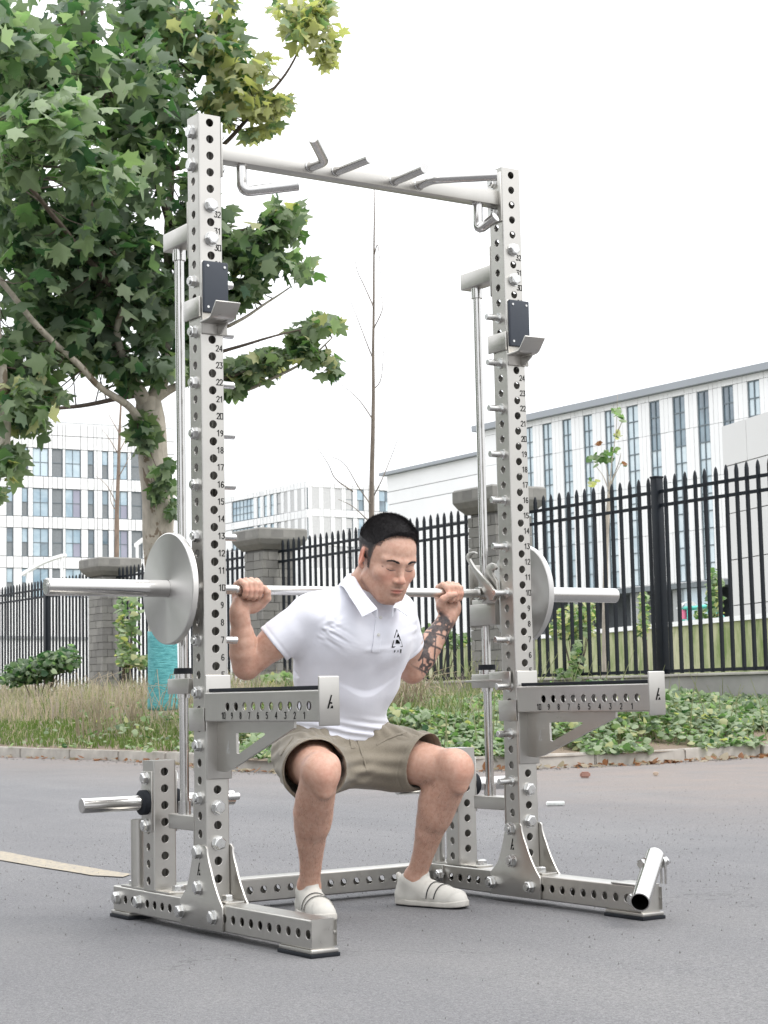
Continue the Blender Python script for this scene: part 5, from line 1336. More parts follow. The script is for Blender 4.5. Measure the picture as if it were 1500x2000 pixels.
# folds pulling from the crotch to each knee, and bunching at the waist
cr_ = V3(.555,.16,.47)
for kn, sg in ((kneR,-1),(kneL,1)):
    d = (kn-cr_)/np.linalg.norm(kn-cr_); r = KP-cr_; a = r@d; up_ = np.cross(d, V3(.55,.83,0)); up_ /= np.linalg.norm(up_); b = r@up_
    w = np.clip(a/.04, 0, 1)*np.clip((.30-a)/.15, 0, 1); D_ += w*.0030*np.sin((b/(.034+.08*np.clip(a,0,1)))*2*PI+vnoise(KP,(9,9,9),21)*2.)
D_ += .0040*vnoise(KP,(10,10,14),22)+.0012*vnoise(KP,(26,26,40),23)
D_ += np.exp(-((KP[:,2]-.555)/.02)**2)*.0035*np.sin(KP[:,0]*2*PI/.035+vnoise(KP,(10,10,10),3)*2)
for hip, kn, e, tilt in ((hipR, kneR, .72, V3(-.05,.0,.25)), (hipL, kneL, .70, V3(.1,-.1,.20))):
    u = (kn-hip)/np.linalg.norm(kn-hip); n = u-tilt*.75; n /= np.linalg.norm(n); c = lerp(hip,kn,e); hd = (KP-c)@n; near = ((KP-c)**2).sum(1) < .15**2
    D_ *= np.where(near, np.clip(-hd/.02, .15, 1), 1); D_ += -.0016*near*np.exp(-((hd+.024)/.0024)**2)
KP = KP+KN*D_[:,None]
kh = NT('khaki_cotton'); kh.set(Roughness=.9, Sheen__Weight=.15); v = kh.co(); kh.col(kh.mix(.3, kh.ramp(kh.noise(v, 9, 5), [(.3,(.175,.150,.112)),(.7,(.235,.205,.158))]), kh.ramp(kh.noise(v, 400, 2), [(.3,(.13,.11,.08)),(.7,(.30,.27,.22))])))
kh.bump(kh.noise(v, 90, 5, .7), .3, .003)
shorts = np_mesh('shorts', KP-PL, KQ, kh.m, person)
KT = bvh_of(KP, KQ)
def on_k(px, py, off=.0015):
    o = Vector(CAM); d = Vector(_ray(px, py)).normalized(); h = KT.ray_cast(o, d); return (h[0]+h[1]*off*(1 if h[1].dot(d) < 0 else -1)) if h[0] else None
# fly seam, belt loop and pocket edges as narrow raised strips
for pts, hw2, nm in (([(697,1437),(700,1452),(706,1470),(712,1488),(716,1505)],1.6,'fly_seam'), ([(683,1436),(687,1448),(690,1462)],4.2,'belt_loop'), ([(795,1430),(775,1436),(755,1444),(735,1455)],2.0,'pocket_edge'), ([(572,1440),(560,1456),(548,1475),(540,1496)],2.0,'pocket_edge'), ([(617,1450),(640,1470),(655,1490)],1.4,'seam')):
    A_, B_ = [], []
    P_ = [(a, b) for (a0,b0),(a1,b1) in zip(pts, pts[1:]) for a, b in ((a0,b0),((a0+a1)/2,(b0+b1)/2))]+[pts[-1]]
    for i, (x, y) in enumerate(P_):
        x2, y2 = P_[min(i+1,len(P_)-1)]; x1, y1 = P_[max(i-1,0)]; l = math.hypot(x2-x1,y2-y1)+1e-6; nx, ny = -(y2-y1)/l*hw2, (x2-x1)/l*hw2
        a, b = on_k(x-nx, y-ny), on_k(x+nx, y+ny)
        if a and b and (a-b).length < .03: A_.append(a); B_.append(b)
    if len(A_) > 2: sheet(nm, [[tuple(p) for p in A_], [tuple(p) for p in B_]], kh.m, shorts, PL, .002, 0)

# ---- shoes: white slip-on trainers with black edged straps
WSH = mat('white_knit', (.54,.525,.485), .85, var=.05, sc=20, bump=.35, bsc=500, bd=.001); WSO = mat('white_foam_sole', (.50,.48,.44), .7, var=.06, sc=40, bump=.5, bsc=250, bd=.002)
BLK = mat('black_shoe_trim', (.015,.015,.018), .6)
def shoe(an, heel, toe, label):
    """foot axis from heel to toe on the ground"""
    h, t = Vector(heel), Vector(toe); d = (t-h); L = d.length; d.normalize(); ang = math.atan2(d.y, d.x)
    # local: x from heel (0) to toe (L), y left, z up
    v = Vol((-.03,-.08,-.012), (L+.03,.08,.175), .0024)
    al = Vector((an[0],an[1],0))-h; axl = al.dot(d); ayl = al.dot(Vector((-d.y,d.x,0)))
    lst = [(.030,0,.034,.030),(.075,0,.036,.034),(.13,.002,.036,.037),(.18,.003,.030,.041),(.225,.002,.024,.037),(L-.036,0,.021,.028)]
    for (x0,y0,z0,r0),(x1,y1,z1,r1) in zip(lst, lst[1:]): v.cone((x0,y0,z0),(x1,y1,z1), r0, r1, .02)
    v.cone((.034,0,.040), (axl-.012,ayl*.9,.082), .032, .040, .02); v.cone((.030,0,.03), (.026,0,.085), .026, .020, .02); v.cone((axl,ayl,.078), (axl+.035,ayl*.6,.062), .037, .034, .02); v.cone((axl+.035,ayl*.6,.060), (.17,0,.036), .033, .034, .02)
    v.ell((axl+.036,ayl*.8,.107), (.014,.022,.026), .012)                        # tongue tab
    v.ell((.004,0,.100), (.008,.012,.014), .010)                                  # heel tab
    v.plane((0,0,.010), (0,0,-1)); v.plane((axl,0,.104), (-.12,0,1), .006) if False else None
    v.cone((axl-.006,ayl,.088), (axl-.018,ayl,.20), .0285, .044, .003, 'sub')
    P_, Q_ = v.mesh(); Q_ = outward(P_-P_.mean(0), Q_); P_ = relax(P_, Q_, 1, .4)
    P_[:,2] *= .90; P_[:,1] *= .94; o = np_mesh('shoe', P_, Q_, WSH, person); o.location = h-Vector(PL); o.rotation_euler = (0,0,ang)
    T_ = bvh_of(P_, Q_)
    s = Vol((-.03,-.08,-.01), (L+.03,.08,.05), .0022)
    for (x0,y0,z0,r0),(x1,y1,z1,r1) in zip(lst, lst[1:]): s.cone((x0,y0,.014),(x1,y1,.014), r0+.0045, r1+.0045, .012)
    s.plane((0,0,.0045), (0,0,-1)); s.plane((0,0,.0205), (0,0,1), .004)
    s.cone((.01,0,.030), (.045,0,.022), .036, .036, .01) if False else None
    a, b = s.mesh(); b = outward(a-a.mean(0), b); a = relax(a, b, 1, .4)
    a[:,2] = np.where(a[:,2] > .015, a[:,2]+.007*np.exp(-((a[:,0]-.02)/.03)**2)+.004*np.exp(-((a[:,0]-L)/.03)**2), a[:,2]); a[:,2] += np.where(a[:,0] > L-.06, ((a[:,0]-L+.06)/.08)**2*.006, 0)
    a[:,1] *= .95; np_mesh('sole', a, b, WSO, o)
    s2 = a.copy(); s2[:,2] = np.minimum(s2[:,2], .0055)*.0+np.clip(a[:,2]-.0045, 0, .0045)*1.0+np.where(a[:,0] > L-.06, ((a[:,0]-L+.06)/.08)**2*.004, 0)+.0003; s2[:,0] = (s2[:,0]-L/2)*.985+L/2; s2[:,1] *= .97
    np_mesh('outsole', s2, b, BLK, o)
    def rib(xc, sl, w, off, m_, nm, y0=-.048, y1=.048, th=.0018):
        A_, B_ = [], []
        for k in range(17):
            f = k/16*2-1; an_ = f*1.35; dirv = Vector((0, -math.sin(an_), -math.cos(an_))); x = xc+sl*f*.5
            for lst_, dx in ((A_,-w/2),(B_,w/2)):
                og = Vector((x+dx, 0, .02))-dirv*.2; hit = T_.ray_cast(og, dirv)
                if hit[0]: lst_.append(hit[0]-dirv*off)
        if len(A_) == len(B_) and len(A_) > 4: sheet(nm, [[tuple(p) for p in A_], [tuple(p) for p in B_]], m_, o, (0,0,0), th, 1)
    for xc, sl in ((axl+.072,.018),(axl+.105,.022)):
        rib(xc, sl, .020, .0022, WSH, 'strap'); rib(xc+.0085, sl, .0042, .0036, BLK, 'strap_edge', th=.0012)
    return o
shoe(ankL, (.790,.272,0), (.876,.020,0), '')
shoe(ankR, (.440,.275,0), (.368,.028,0), '')
# pulled tab mark on the tongue and leg hair
LH = NT('leg_hair'); LH.col(LH.ramp(LH.noise(LH.co(), 40, 2), [(.4,(.05,.03,.022)),(.6,(.09,.055,.04))])); LH.set(Roughness=.6)
bm = bmesh.new(); N_ = vnormals(P, Q)
for kn, an in ((kneR, ankR), (kneL, ankL)):
    ax_ = (an-kn)/np.linalg.norm(an-kn); tl = (P-kn)@ax_/np.linalg.norm(an-kn); rr_ = np.linalg.norm((P-kn)-((P-kn)@ax_)[:,None]*ax_, axis=1)
    c_ = np.where((tl > .10) & (tl < .93) & (rr_ < .09))[0]; np.random.shuffle(c_)
    for i in c_[:750]:
        n = Vector(N_[i]); p = Vector(P[i]); d = (n*.18+Vector(ax_)+Vector(np.random.uniform(-.35,.35,3))).normalized(); sd = d.cross(n); 
        if sd.length < 1e-4: continue
        sd = sd.normalized()*.00020; l = random.uniform(.006,.014)
        a, b, c = p+n*.0003, p+d*l*.5+n*.0012, p+d*l+n*.0010; o_ = Vector(PL)
        bm.faces.new([bm.verts.new(u-o_) for u in (a-sd, a+sd, b+sd*.7, b-sd*.7)]); bm.faces.new([bm.verts.new(u-o_) for u in (b-sd*.7, b+sd*.7, c)])
tag(mk('leg_hair', bm, LH.m, person), kind='stuff')
# ================================================================== VEGETATION
def leafmat(name, c1, c2, tr, rough=.5, sc=2.5, under=None):
    m = NT(name); v = m.co('Object'); n = m.noise(v, sc, 3, .6); c = m.ramp(n, [(.3, c1), (.7, c2)])
    if under:
        g = m.n('NewGeometry'); c = m.mix(g.outputs['Backfacing'], c, under)
    m.col(c); m.set(Roughness=rough, Specular__IOR__Level=.22)
    t = m.n('BsdfTranslucent'); ct = m.mix(1., c, tr, 'MULTIPLY'); m.l(ct, t.inputs['Color']); ms = m.n('MixShader'); ms.inputs[0].default_value = .45
    m.l(m.b.outputs[0], ms.inputs[1]); m.l(t.outputs[0], ms.inputs[2]); m.l(ms.outputs[0], m.o.inputs['Surface']); return m.m
UND = (.27,.30,.17)
LM = [leafmat('leaf_dark', (.032,.070,.042), (.054,.106,.060), (1.4,1.8,.85), under=(.12,.16,.11)), leafmat('leaf_mid', (.072,.130,.062), (.116,.184,.084), (1.4,1.7,.85), under=(.19,.24,.15)),
      leafmat('leaf_pale', (.19,.28,.16), (.29,.37,.22), (1.25,1.5,.85), under=(.30,.36,.24)), leafmat('leaf_yellow', (.34,.37,.16), (.48,.49,.24), (1.4,1.45,.85), under=(.42,.43,.25)), leafmat('leaf_brown', (.20,.095,.05), (.33,.18,.10), (1.1,1,.8)), leafmat('leaf_withered', (.30,.25,.18), (.42,.37,.28), (1,1,.9))]
def lobed():
    """five pointed plane tree leaf, stem at the origin, pointing +y, unit width"""
    pts = []
    spec = [(-122,.32),(-102,.51),(-92,.39),(-74,.42),(-62,.61),(-51,.53),(-40,.42),(-30,.39),(-20,.49),(-11,.61),(0,.78)]
    c = (0,.34)
    half = [(c[0]+r*math.sin(math.radians(a))*(1.0), c[1]+r*math.cos(math.radians(a))*.9) for a, r in spec]
    pts = [(0,0)]+half+[(-x, y) for x, y in half[::-1][1:]]
    V_ = [(0,.34,0)]+[(x, y, -.35*abs(x)**1.2-.10*(y-.34)**2) for x, y in pts]
    F_ = [(0, i, i+1) for i in range(1, len(pts))]+[(0, len(pts), 1)]
    return np.array(V_), np.array(F_)
def heart():
    P_ = [(0,0),(-.25,-.1),(-.48,.12),(-.5,.42),(-.28,.78),(0,1.02),(.28,.78),(.5,.42),(.48,.12),(.25,-.1)]
    V_ = [(0,.4,.0)]+[(x, y, -.28*abs(x)-.15*(y-.4)**2) for x, y in P_]; n = len(P_)
    return np.array(V_), np.array([(0,i,i % n+1) for i in range(1,n+1)])
def lance():
    P_ = [(0,0),(-.16,.3),(-.14,.65),(0,1.05),(.14,.65),(.16,.3)]
    V_ = [(0,.5,.05)]+[(x, y, -.2*abs(x)) for x, y in P_]; n = len(P_)
    return np.array(V_), np.array([(0,i,i % n+1) for i in range(1,n+1)])
LOB, HRT, LAN = lobed(), heart(), lance()
def rotm(n, droop=.5, face=None):
    """random frames: leaf y axis outward/down, normal mostly up"""
    y = np.random.normal(size=(n,3)); y[:,2] = y[:,2]*.45-droop; y /= np.linalg.norm(y,axis=1,keepdims=True)
    z = np.random.normal(size=(n,3))*.75+np.array([0,0,.75]) 
    if face is not None: z = z+np.array(face)
    x = np.cross(y, z); x /= np.linalg.norm(x,axis=1,keepdims=True)+1e-9; z = np.cross(x, y)
    return np.stack([x, y, z], 2)
def scatter(shape, pos, R_, sz):
    V_, F_ = shape; n = len(pos); sc = np.asarray(sz)[:,None,None]*V_[None]*np.stack([np.random.uniform(.85,1.1,n), np.random.uniform(.9,1.1,n), np.random.uniform(.3,1.9,n)],1)[:,None,:]
    P_ = np.einsum('nij,nkj->nki', R_, sc)+pos[:,None,:]
    Fx = (F_[None]+(np.arange(n)*len(V_))[:,None,None]).reshape(-1,3)
    return P_.reshape(-1,3), Fx
def leafcloud(name, shape, pos, R_, sz, mi, mats, parent, org):
    P_, F_ = scatter(shape, pos, R_, sz); me = bpy.data.meshes.new(name); P_ = P_-np.array(org)
    me.vertices.add(len(P_)); me.vertices.foreach_set('co', P_.ravel().astype(np.float32)); nf = len(F_)
    me.loops.add(nf*3); me.loops.foreach_set('vertex_index', F_.ravel().astype(np.int32)); me.polygons.add(nf); me.polygons.foreach_set('loop_start', np.arange(0,nf*3,3,dtype=np.int32))
    for m_ in mats: me.materials.append(m_)
    me.polygons.foreach_set('material_index', np.repeat(np.asarray(mi), len(shape[1])).astype(np.int32)); me.update(calc_edges=True); me.validate()
    me.polygons.foreach_set('use_smooth', [True]*len(me.polygons)) if False else None
    return link(bpy.data.objects.new(name, me), parent)
def bark(name, c, flake=None, sc=9):
    m = NT(name); m.set(Roughness=.85); v = m.co('Object', (1,1,.45)); k = m.ramp(m.noise(v, sc, 5, .6, .4), [(.38, tuple(x*.72 for x in c)), (.6, c)])
    if flake: k = m.mix(m.ramp(m.noise(m.co('Object',(1,1,.7)), 4.2, 4, .55, .8), [(.585,0.),(.60,1.)]), k, flake)
    m.col(k); m.bump(m.noise(v, 14, 5, .65), .5, .02); return m.m
BARK = bark('plane_tree_bark', (.50,.45,.38), (.22,.17,.125)); BARKD = bark('dark_bark', (.13,.10,.08)); BARKB = bark('young_brown_bark', (.27,.20,.155))
WRAP = NT('teal_trunk_wrap'); v = WRAP.co('Object', (1,1,3)); WRAP.col(WRAP.ramp(WRAP.noise(v, 9, 5, .6, 1.), [(.35,(.07,.31,.34)),(.65,(.14,.46,.48))])); WRAP.bump(WRAP.noise(WRAP.co('Object',(1,1,9)), 7, 3, .6), .8, .02); WRAP.set(Roughness=.6); WRAP = WRAP.m
def at(x, y, D): return atD(x, y, D)

# ---- the big plane tree
TD = 22.5; base = at(318, 1392, TD); base.z = vz(base.x, base.y)-.02
tree = thing('plane_tree', 'large plane tree with teal wrapped pale trunk and broad green crown at the left', 'tree', tuple(base)); b0 = Vector(base)
def limb(name, pts, rads, m_, par, org, n=12, wob=.02):
    P_ = catmull3([Vector(p) for p in pts], 5); k = len(P_); rr = [np.interp(i/(k-1), np.linspace(0,1,len(rads)), rads) for i in range(k)]
    P_ = [p+Vector((noise.noise(p*1.7),noise.noise(p*1.7+Vector((9,1,4))),0))*wob for p in P_]
    bm = bmesh.new(); path_tube(bm, [p-org for p in P_], rr, n); return mk(name, bm, m_, par, True), P_
limb('trunk', [base+Vector((0,0,-.1)), at(318,1300,TD), at(315,1180,TD), at(309,1040,TD), at(303,920,TD), at(294,830,TD), at(290,775,TD)], [.175,.172,.172,.185,.20,.18,.19,.14], BARK, tree, b0, 20, .03)
limb('trunk_wrap', [at(318,1385,TD), at(318,1320,TD), at(316,1232,TD)], [.192,.186,.182], WRAP, tree, b0, 20, .02)
br = []
def B(pts, rads, m_=BARK, D=TD): 
    o, P_ = limb('branch', [at(x, y, D+dd) for x, y, dd in pts], rads, m_, tree, b0, 8, .05); br.append(P_)
B([(292,790,0),(318,742,0),(322,650,.2),(326,540,.3),(330,420,.5),(338,260,.7),(345,100,1.),(352,-60,1.2)], [.12,.072,.062,.055,.05,.045,.04,.03])
B([(288,800,0),(262,745,-.2),(246,705,-.4),(232,640,-.6),(250,560,-.8),(225,500,-1),(180,420,-1.2)], [.12,.075,.055,.042,.035,.028,.018])
B([(284,850,0),(262,806,-.4),(205,762,-.9),(130,692,-1.3),(62,622,-1.8),(0,545,-2.2),(-70,455,-2.6)], [.08,.05,.040,.037,.035,.032,.026])
B([(262,772,.2),(215,780,.4),(160,792,.7),(95,800,1.),(20,816,1.3),(-60,830,1.6)], [.04,.032,.028,.022,.018,.01], BARKD)
B([(300,760,.2),(296,700,.3),(268,640,.4),(236,560,.6),(205,480,.8),(195,380,1)], [.07,.05,.042,.034,.028,.015], BARKD)
B([(300,780,.1),(350,752,.3),(410,742,.5),(470,764,.6),(540,735,.7),(605,700,.8),(650,660,.9)], [.08,.045,.03,.024,.02,.014,.008])
B([(318,640,0),(365,600,.3),(420,640,.3),(470,625,.3),(520,590,.4),(570,560,.5)], [.05,.035,.03,.022,.016,.008])
B([(335,330,.4),(400,312,.4),(440,275,.4),(485,228,.4),(530,180,.5),(575,120,.5),(610,60,.6)], [.045,.035,.03,.026,.02,.014,.008], BARKD)
B([(340,180,.5),(400,120,.4),(420,60,.4),(440,-20,.4)], [.04,.03,.024,.018], BARKD)
B([(330,440,.3),(280,300,-.3),(210,170,-1.2),(170,60,-2),(150,-60,-2.4)], [.05,.036,.028,.022,.016], BARKD)
B([(240,590,-.6),(150,480,-1.6),(90,400,-2.5),(20,330,-3.2),(-60,260,-4)], [.04,.03,.026,.022,.018], BARKD)
B([(180,420,-1.2),(110,220,-2),(60,100,-2.6),(0,20,-3)], [.03,.024,.02,.016], BARKD)
B([(10,880,-2),(6,760,-1.9),(2,700,-1.8),(-10,560,-1.6)], [.07,.065,.06,.05])
for (x, y) in ((455,440),(520,470),(560,420),(600,640),(560,700)): B([(330+(x-330)*.2,y+60,.4),(330+(x-330)*.6,y+30,.4),(x,y,.5)], [.03,.018,.006], BARKD)
# clusters: px centre, px radii, depth offset, depth spread, count, palette weights, leaf size
CL = [(120,150,190,190,-1.5,1.6,620,(5,3,1.2,0),.27),(60,420,190,180,-1.,1.6,480,(7,3,.6,0),.25),(260,300,110,170,-.3,1.2,420,(6,3,1.2,0),.24),(230,520,140,120,0,1.2,400,(8,2,.4,0),.24),(300,60,100,110,.2,1.,280,(5,3,1,.5),.24),
      (120,600,150,90,0,1.4,330,(8,3,.3,0),.24),(200,680,120,60,.2,1.,190,(8,2,.3,0),.24),(20,60,120,130,-3.2,1.,210,(4,4,2.2,0),.26),(110,240,110,110,-4.2,.8,130,(2,3,4,0),.25),(200,330,90,90,-3.6,.8,90,(3,3,3,0),.25),(30,320,80,80,-4,.6,70,(2,4,4,0),.25),
      (40,790,85,80,-1.6,1.,210,(2,6,1,1.),.23),(20,900,45,60,-1.8,.7,80,(2,6,1,1),.22),(20,680,60,90,-1,1.,120,(4,5,.5,.3),.23),(-10,960,25,18,-1.8,.3,14,(2,6,1,1),.2),(85,760,35,40,-1.4,.5,36,(2,6,1,1),.22),
      (400,450,60,90,.4,.8,200,(4,5,1.5,0),.24),(500,490,110,85,.4,.8,280,(3,5,2,.4),.23),(560,430,50,60,.4,.6,90,(2,5,2.4,.6),.22),(450,560,60,50,.4,.6,90,(4,5,1,0),.23),(380,380,50,60,.3,.7,90,(4,5,1,0),.23),
      (600,660,70,50,.7,.5,110,(2,7,1,1),.21),(520,700,80,42,.7,.5,130,(3,7,1,.6),.21),(450,720,50,38,.6,.5,70,(3,7,.6,.3),.21),(650,700,24,30,.8,.3,26,(2,7,1,1),.2),
      (420,70,80,90,.3,.8,130,(3,3,1.5,3.5),.24),(470,150,90,90,.3,.8,130,(.3,1.5,2,8),.22),(580,60,75,80,.5,.6,120,(.2,1,1.5,9),.21),(430,220,60,55,.3,.6,80,(.2,1.5,2,8),.21),(530,200,60,40,.4,.5,70,(.3,1.5,1.5,8),.2),(640,100,26,50,.6,.3,34,(.2,1,1,8),.19),(610,10,50,40,.6,.5,60,(.4,1.5,1.2,8),.2),(500,260,45,25,.4,.3,26,(.3,2,1,7),.19),
      (305,880,32,80,-.35,.25,52,(3,6,1.5,0),.21),(320,970,24,40,-.35,.2,20,(4,5,1,0),.19),(285,810,20,30,-.3,.2,10,(3,6,1,0),.2),(350,610,50,120,.3,.8,120,(6,3,.5,0),.23)]
LP, LMI, LS = [], [], []
CL += [(250,690,90,70,-.5,.6,130,(8,3,.3,0),.24),(300,600,60,110,-.4,.6,130,(7,3,.6,0),.24),(190,480,120,90,-.8,.8,150,(7,3,.6,0),.24),(60,700,90,50,-1.4,.7,80,(5,5,.6,0),.24)]
for (cx_, cy_, rx, ry, dd, ds, n, w, sz) in CL:
    n = int(n*1.62)
    # uneven outline: lumps inside each cluster
    k = max(3, n//26); cc = np.random.normal(size=(k,2)); cc = cc/np.maximum(1,np.linalg.norm(cc,axis=1,keepdims=True))*np.random.uniform(.1,.95,(k,1)); ck = np.random.uniform(.9,1.1,k)
    for i in range(n):
        j = random.randrange(k); u = cc[j]+np.random.normal(size=2)*.17; d = TD+dd+random.gauss(0, ds*.45)
        p = at(cx_+rx*u[0], cy_+ry*u[1], d); LP.append(tuple(p)); LMI.append(random.choices((0,1,2,3), w)[0]); LS.append(sz*random.uniform(.62,1.2))
LP = np.array(LP); LMI = np.array(LMI); LS = np.array(LS); LR = rotm(len(LP), .55, (-.35,-.55,.05))
dist = np.linalg.norm(LP-CAM, axis=1); order = np.argsort(-(LS/dist)); big = order[:300]; rest = order[300:]
leafcloud('foliage', LOB, LP[rest], LR[rest], LS[rest], LMI[rest], LM, tree, b0)['kind'] = 'stuff'
lms = []
for m_ in LM[:4]:
    V_, F_ = LOB; me = bpy.data.meshes.new('leaf'); me.from_pydata(V_.tolist(), [], F_.tolist()); me.materials.append(m_); lms.append(me)
for i in big:
    o = bpy.data.objects.new('leaf', lms[LMI[i]]); link(o, tree); Rm = Matrix(LR[i].tolist()).to_4x4(); o.matrix_local = Matrix.Translation(Vector(LP[i])-b0) @ Rm @ Matrix.Diagonal((LS[i],LS[i],LS[i]*random.uniform(.4,1.8),1))
# twigs from the branches into the leaf masses
bm = bmesh.new(); allb = np.array([tuple(p) for P_ in br for p in P_])
for i in np.random.permutation(len(LP))[:420]:
    p = LP[i]; j = np.argmin(((allb-p)**2).sum(1)); q = Vector(allb[j]); p = Vector(p); mid_ = (p+q)/2+Vector((0,0,-.04)); path_tube(bm, [q-b0, mid_-b0, p-b0], [.010,.007,.003], 4, False)
tag(mk('twigs', bm, BARKD, tree, True), kind='stuff')

# ---- young bare trees
def bare(px0, D, pts, r0, r1, twigs, label, m_=BARKB, leaves=()):
    b = at(*px0, D); b.z = min(b.z, .62); t = thing('young_tree', label, 'tree', tuple(b)); o0 = Vector(b)
    limb('trunk', [b]+[at(x, y, D) for x, y in pts], list(np.linspace(r0, r1, len(pts)+1)), m_, t, o0, 8, .008)
    for tw in twigs:
        limb('branch', [at(x, y, D+random.uniform(-.2,.2)) for x, y in tw], [r0*.20, r0*.12, .003], m_, t, o0, 5, .01)
    if leaves:
        pos = []; mi = []
        for (x, y, r, n, k) in leaves:
            for i in range(n): pos.append(tuple(at(x+random.gauss(0,r*.5), y+random.gauss(0,r*.5), D+random.gauss(0,.15)))); mi.append(k if random.random() < .8 else 1)
        pos = np.array(pos); leafcloud('leaves', HRT, pos, rotm(len(pos), .4), np.random.uniform(.06,.12,len(pos)), mi, LM, t, o0)['kind'] = 'stuff'
bare((727,1340), 29, [(727,1180),(726,1000),(728,860),(729,740),(730,560),(731,370)], .060, .009, [[(724,985),(700,950),(672,905),(640,890)],[(724,985),(690,960),(655,935),(640,905),(615,868)][1:],[(727,975),(745,940),(765,890),(778,858)],[(729,700),(705,640),(675,565)],[(730,600),(712,560),(695,520),(694,460)],[(731,640),(748,600),(740,565)],[(728,820),(700,780),(665,750)],[(729,760),(745,735),(752,640)],[(722,1020),(690,990),(660,975)],[(731,500),(738,480),(745,560)]], 'tall thin leafless young tree rising behind the mans head', bark('grey_brown_bark', (.20,.165,.135)))
bare((228,1300), 42, [(228,1060),(230,960),(233,860),(237,770)], .075, .02, [[(230,990),(210,950),(188,930)],[(233,890),(215,860),(200,840)],[(234,880),(250,850),(262,832)],[(235,850),(218,820),(208,800)],[(229,1000),(216,975),(222,930)],[(232,930),(246,905),(256,880)]], 'slender bare brown sapling behind the left stone pillar')
bare((1181,1330), 27.5, [(1182,1200),(1184,1060),(1190,960)], .055, .028, [[(1190,965),(1195,900),(1203,840),(1206,770)],[(1190,960),(1178,930),(1163,910)],[(1190,960),(1200,930),(1213,905)],[(1190,955),(1186,920),(1180,895)],[(1203,850),(1212,830),(1218,815)],[(1190,950),(1208,905),(1212,885)]], 'pale thin young tree with a few leaves behind the right fence', bark('pale_bark', (.45,.40,.34)), [(1165,893,14,16,1),(1180,888,14,18,1),(1205,800,9,14,2),(1203,850,7,8,3),(1216,903,6,4,4),(1172,864,5,4,4),(1160,940,7,7,3),(1213,815,6,5,2),(1200,880,8,8,1)])

# ---- shrubs
def shrub(label, D, blobs, sz, pal, shape=HRT, ground=None):
    c = at(blobs[0][0], blobs[0][1], D); gz_ = .6 if ground is None else ground; t = thing('shrub', label, 'shrub', (c.x, c.y, gz_)); o0 = Vector((c.x,c.y,gz_))
    pos, mi = [], []
    for (x, y, rx, ry, n) in blobs:
        for i in range(n):
            a = np.random.normal(size=2); a = a/max(1,np.linalg.norm(a))*random.random()**.4; pos.append(tuple(at(x+rx*a[0], y+ry*a[1], D+random.gauss(0,.3)))); mi.append(random.choices((0,1,2,3), pal)[0])
    pos = np.array(pos); leafcloud('leaves', shape, pos, rotm(len(pos), .2, (-.2,-.3,.2)), np.random.uniform(.6,1.2,len(pos))*sz, mi, LM, t, o0)['kind'] = 'stuff'
    bm = bmesh.new()
    for i in range(7):
        x, y, rx, ry, n = random.choice(blobs); q = at(x+random.uniform(-.5,.5)*rx, y-ry*.3, D); path_tube(bm, [(random.uniform(-.1,.1),0,-.1), (q-o0)*.5+Vector((.03,0,0)), q-o0], [.014,.01,.004], 5)
    tag(mk('stems', bm, BARKD, t, True), kind='stuff')
shrub('yellow green shrub beyond the fence below the right barbell sleeve', 34, [(1118,1215,32,34,420),(1092,1228,20,20,150),(1150,1205,16,40,200)], .10, (1,4,2,4))
shrub('small yellow green bush beyond the fence left of the fence post', 34, [(1258,1195,9,42,170),(1252,1230,12,15,80)], .10, (1,4,2,3))
shrub('tall thin green bush by the teal slide beyond the fence', 40, [(1396,1160,14,50,260),(1376,1215,22,26,200)], .12, (2,5,1,2))
shrub('dark green shrub at the foot of the left fence', 30, [(70,1308,38,24,420),(105,1292,34,20,330),(135,1285,18,26,150),(28,1318,25,24,180)], .10, (8,3,.6,0), ground=.45)
shrub('light green vine climbing the fence beside the left pillar', 33, [(238,1230,9,85,150),(250,1280,18,24,110),(262,1200,12,60,60),(275,1290,12,14,50)], .12, (0,3,3,1), ground=.45)
shrub('green climbing weed in the right fence behind the spotter arm', 23.5, [(1126,1300,12,28,120),(1128,1265,5,20,30),(1100,1315,16,10,60)], .08, (1,5,2,1), ground=.5)
shrub('bushy weeds beyond the fence behind the mans left arm', 30, [(850,1240,40,20,260),(890,1250,30,14,140)], .10, (1,5,2,2))
shrub('green weed at the foot of the pillar behind the mans right elbow', 26, [(545,1335,30,22,200),(590,1330,18,16,90)], .09, (1,4,3,1), ground=.45)

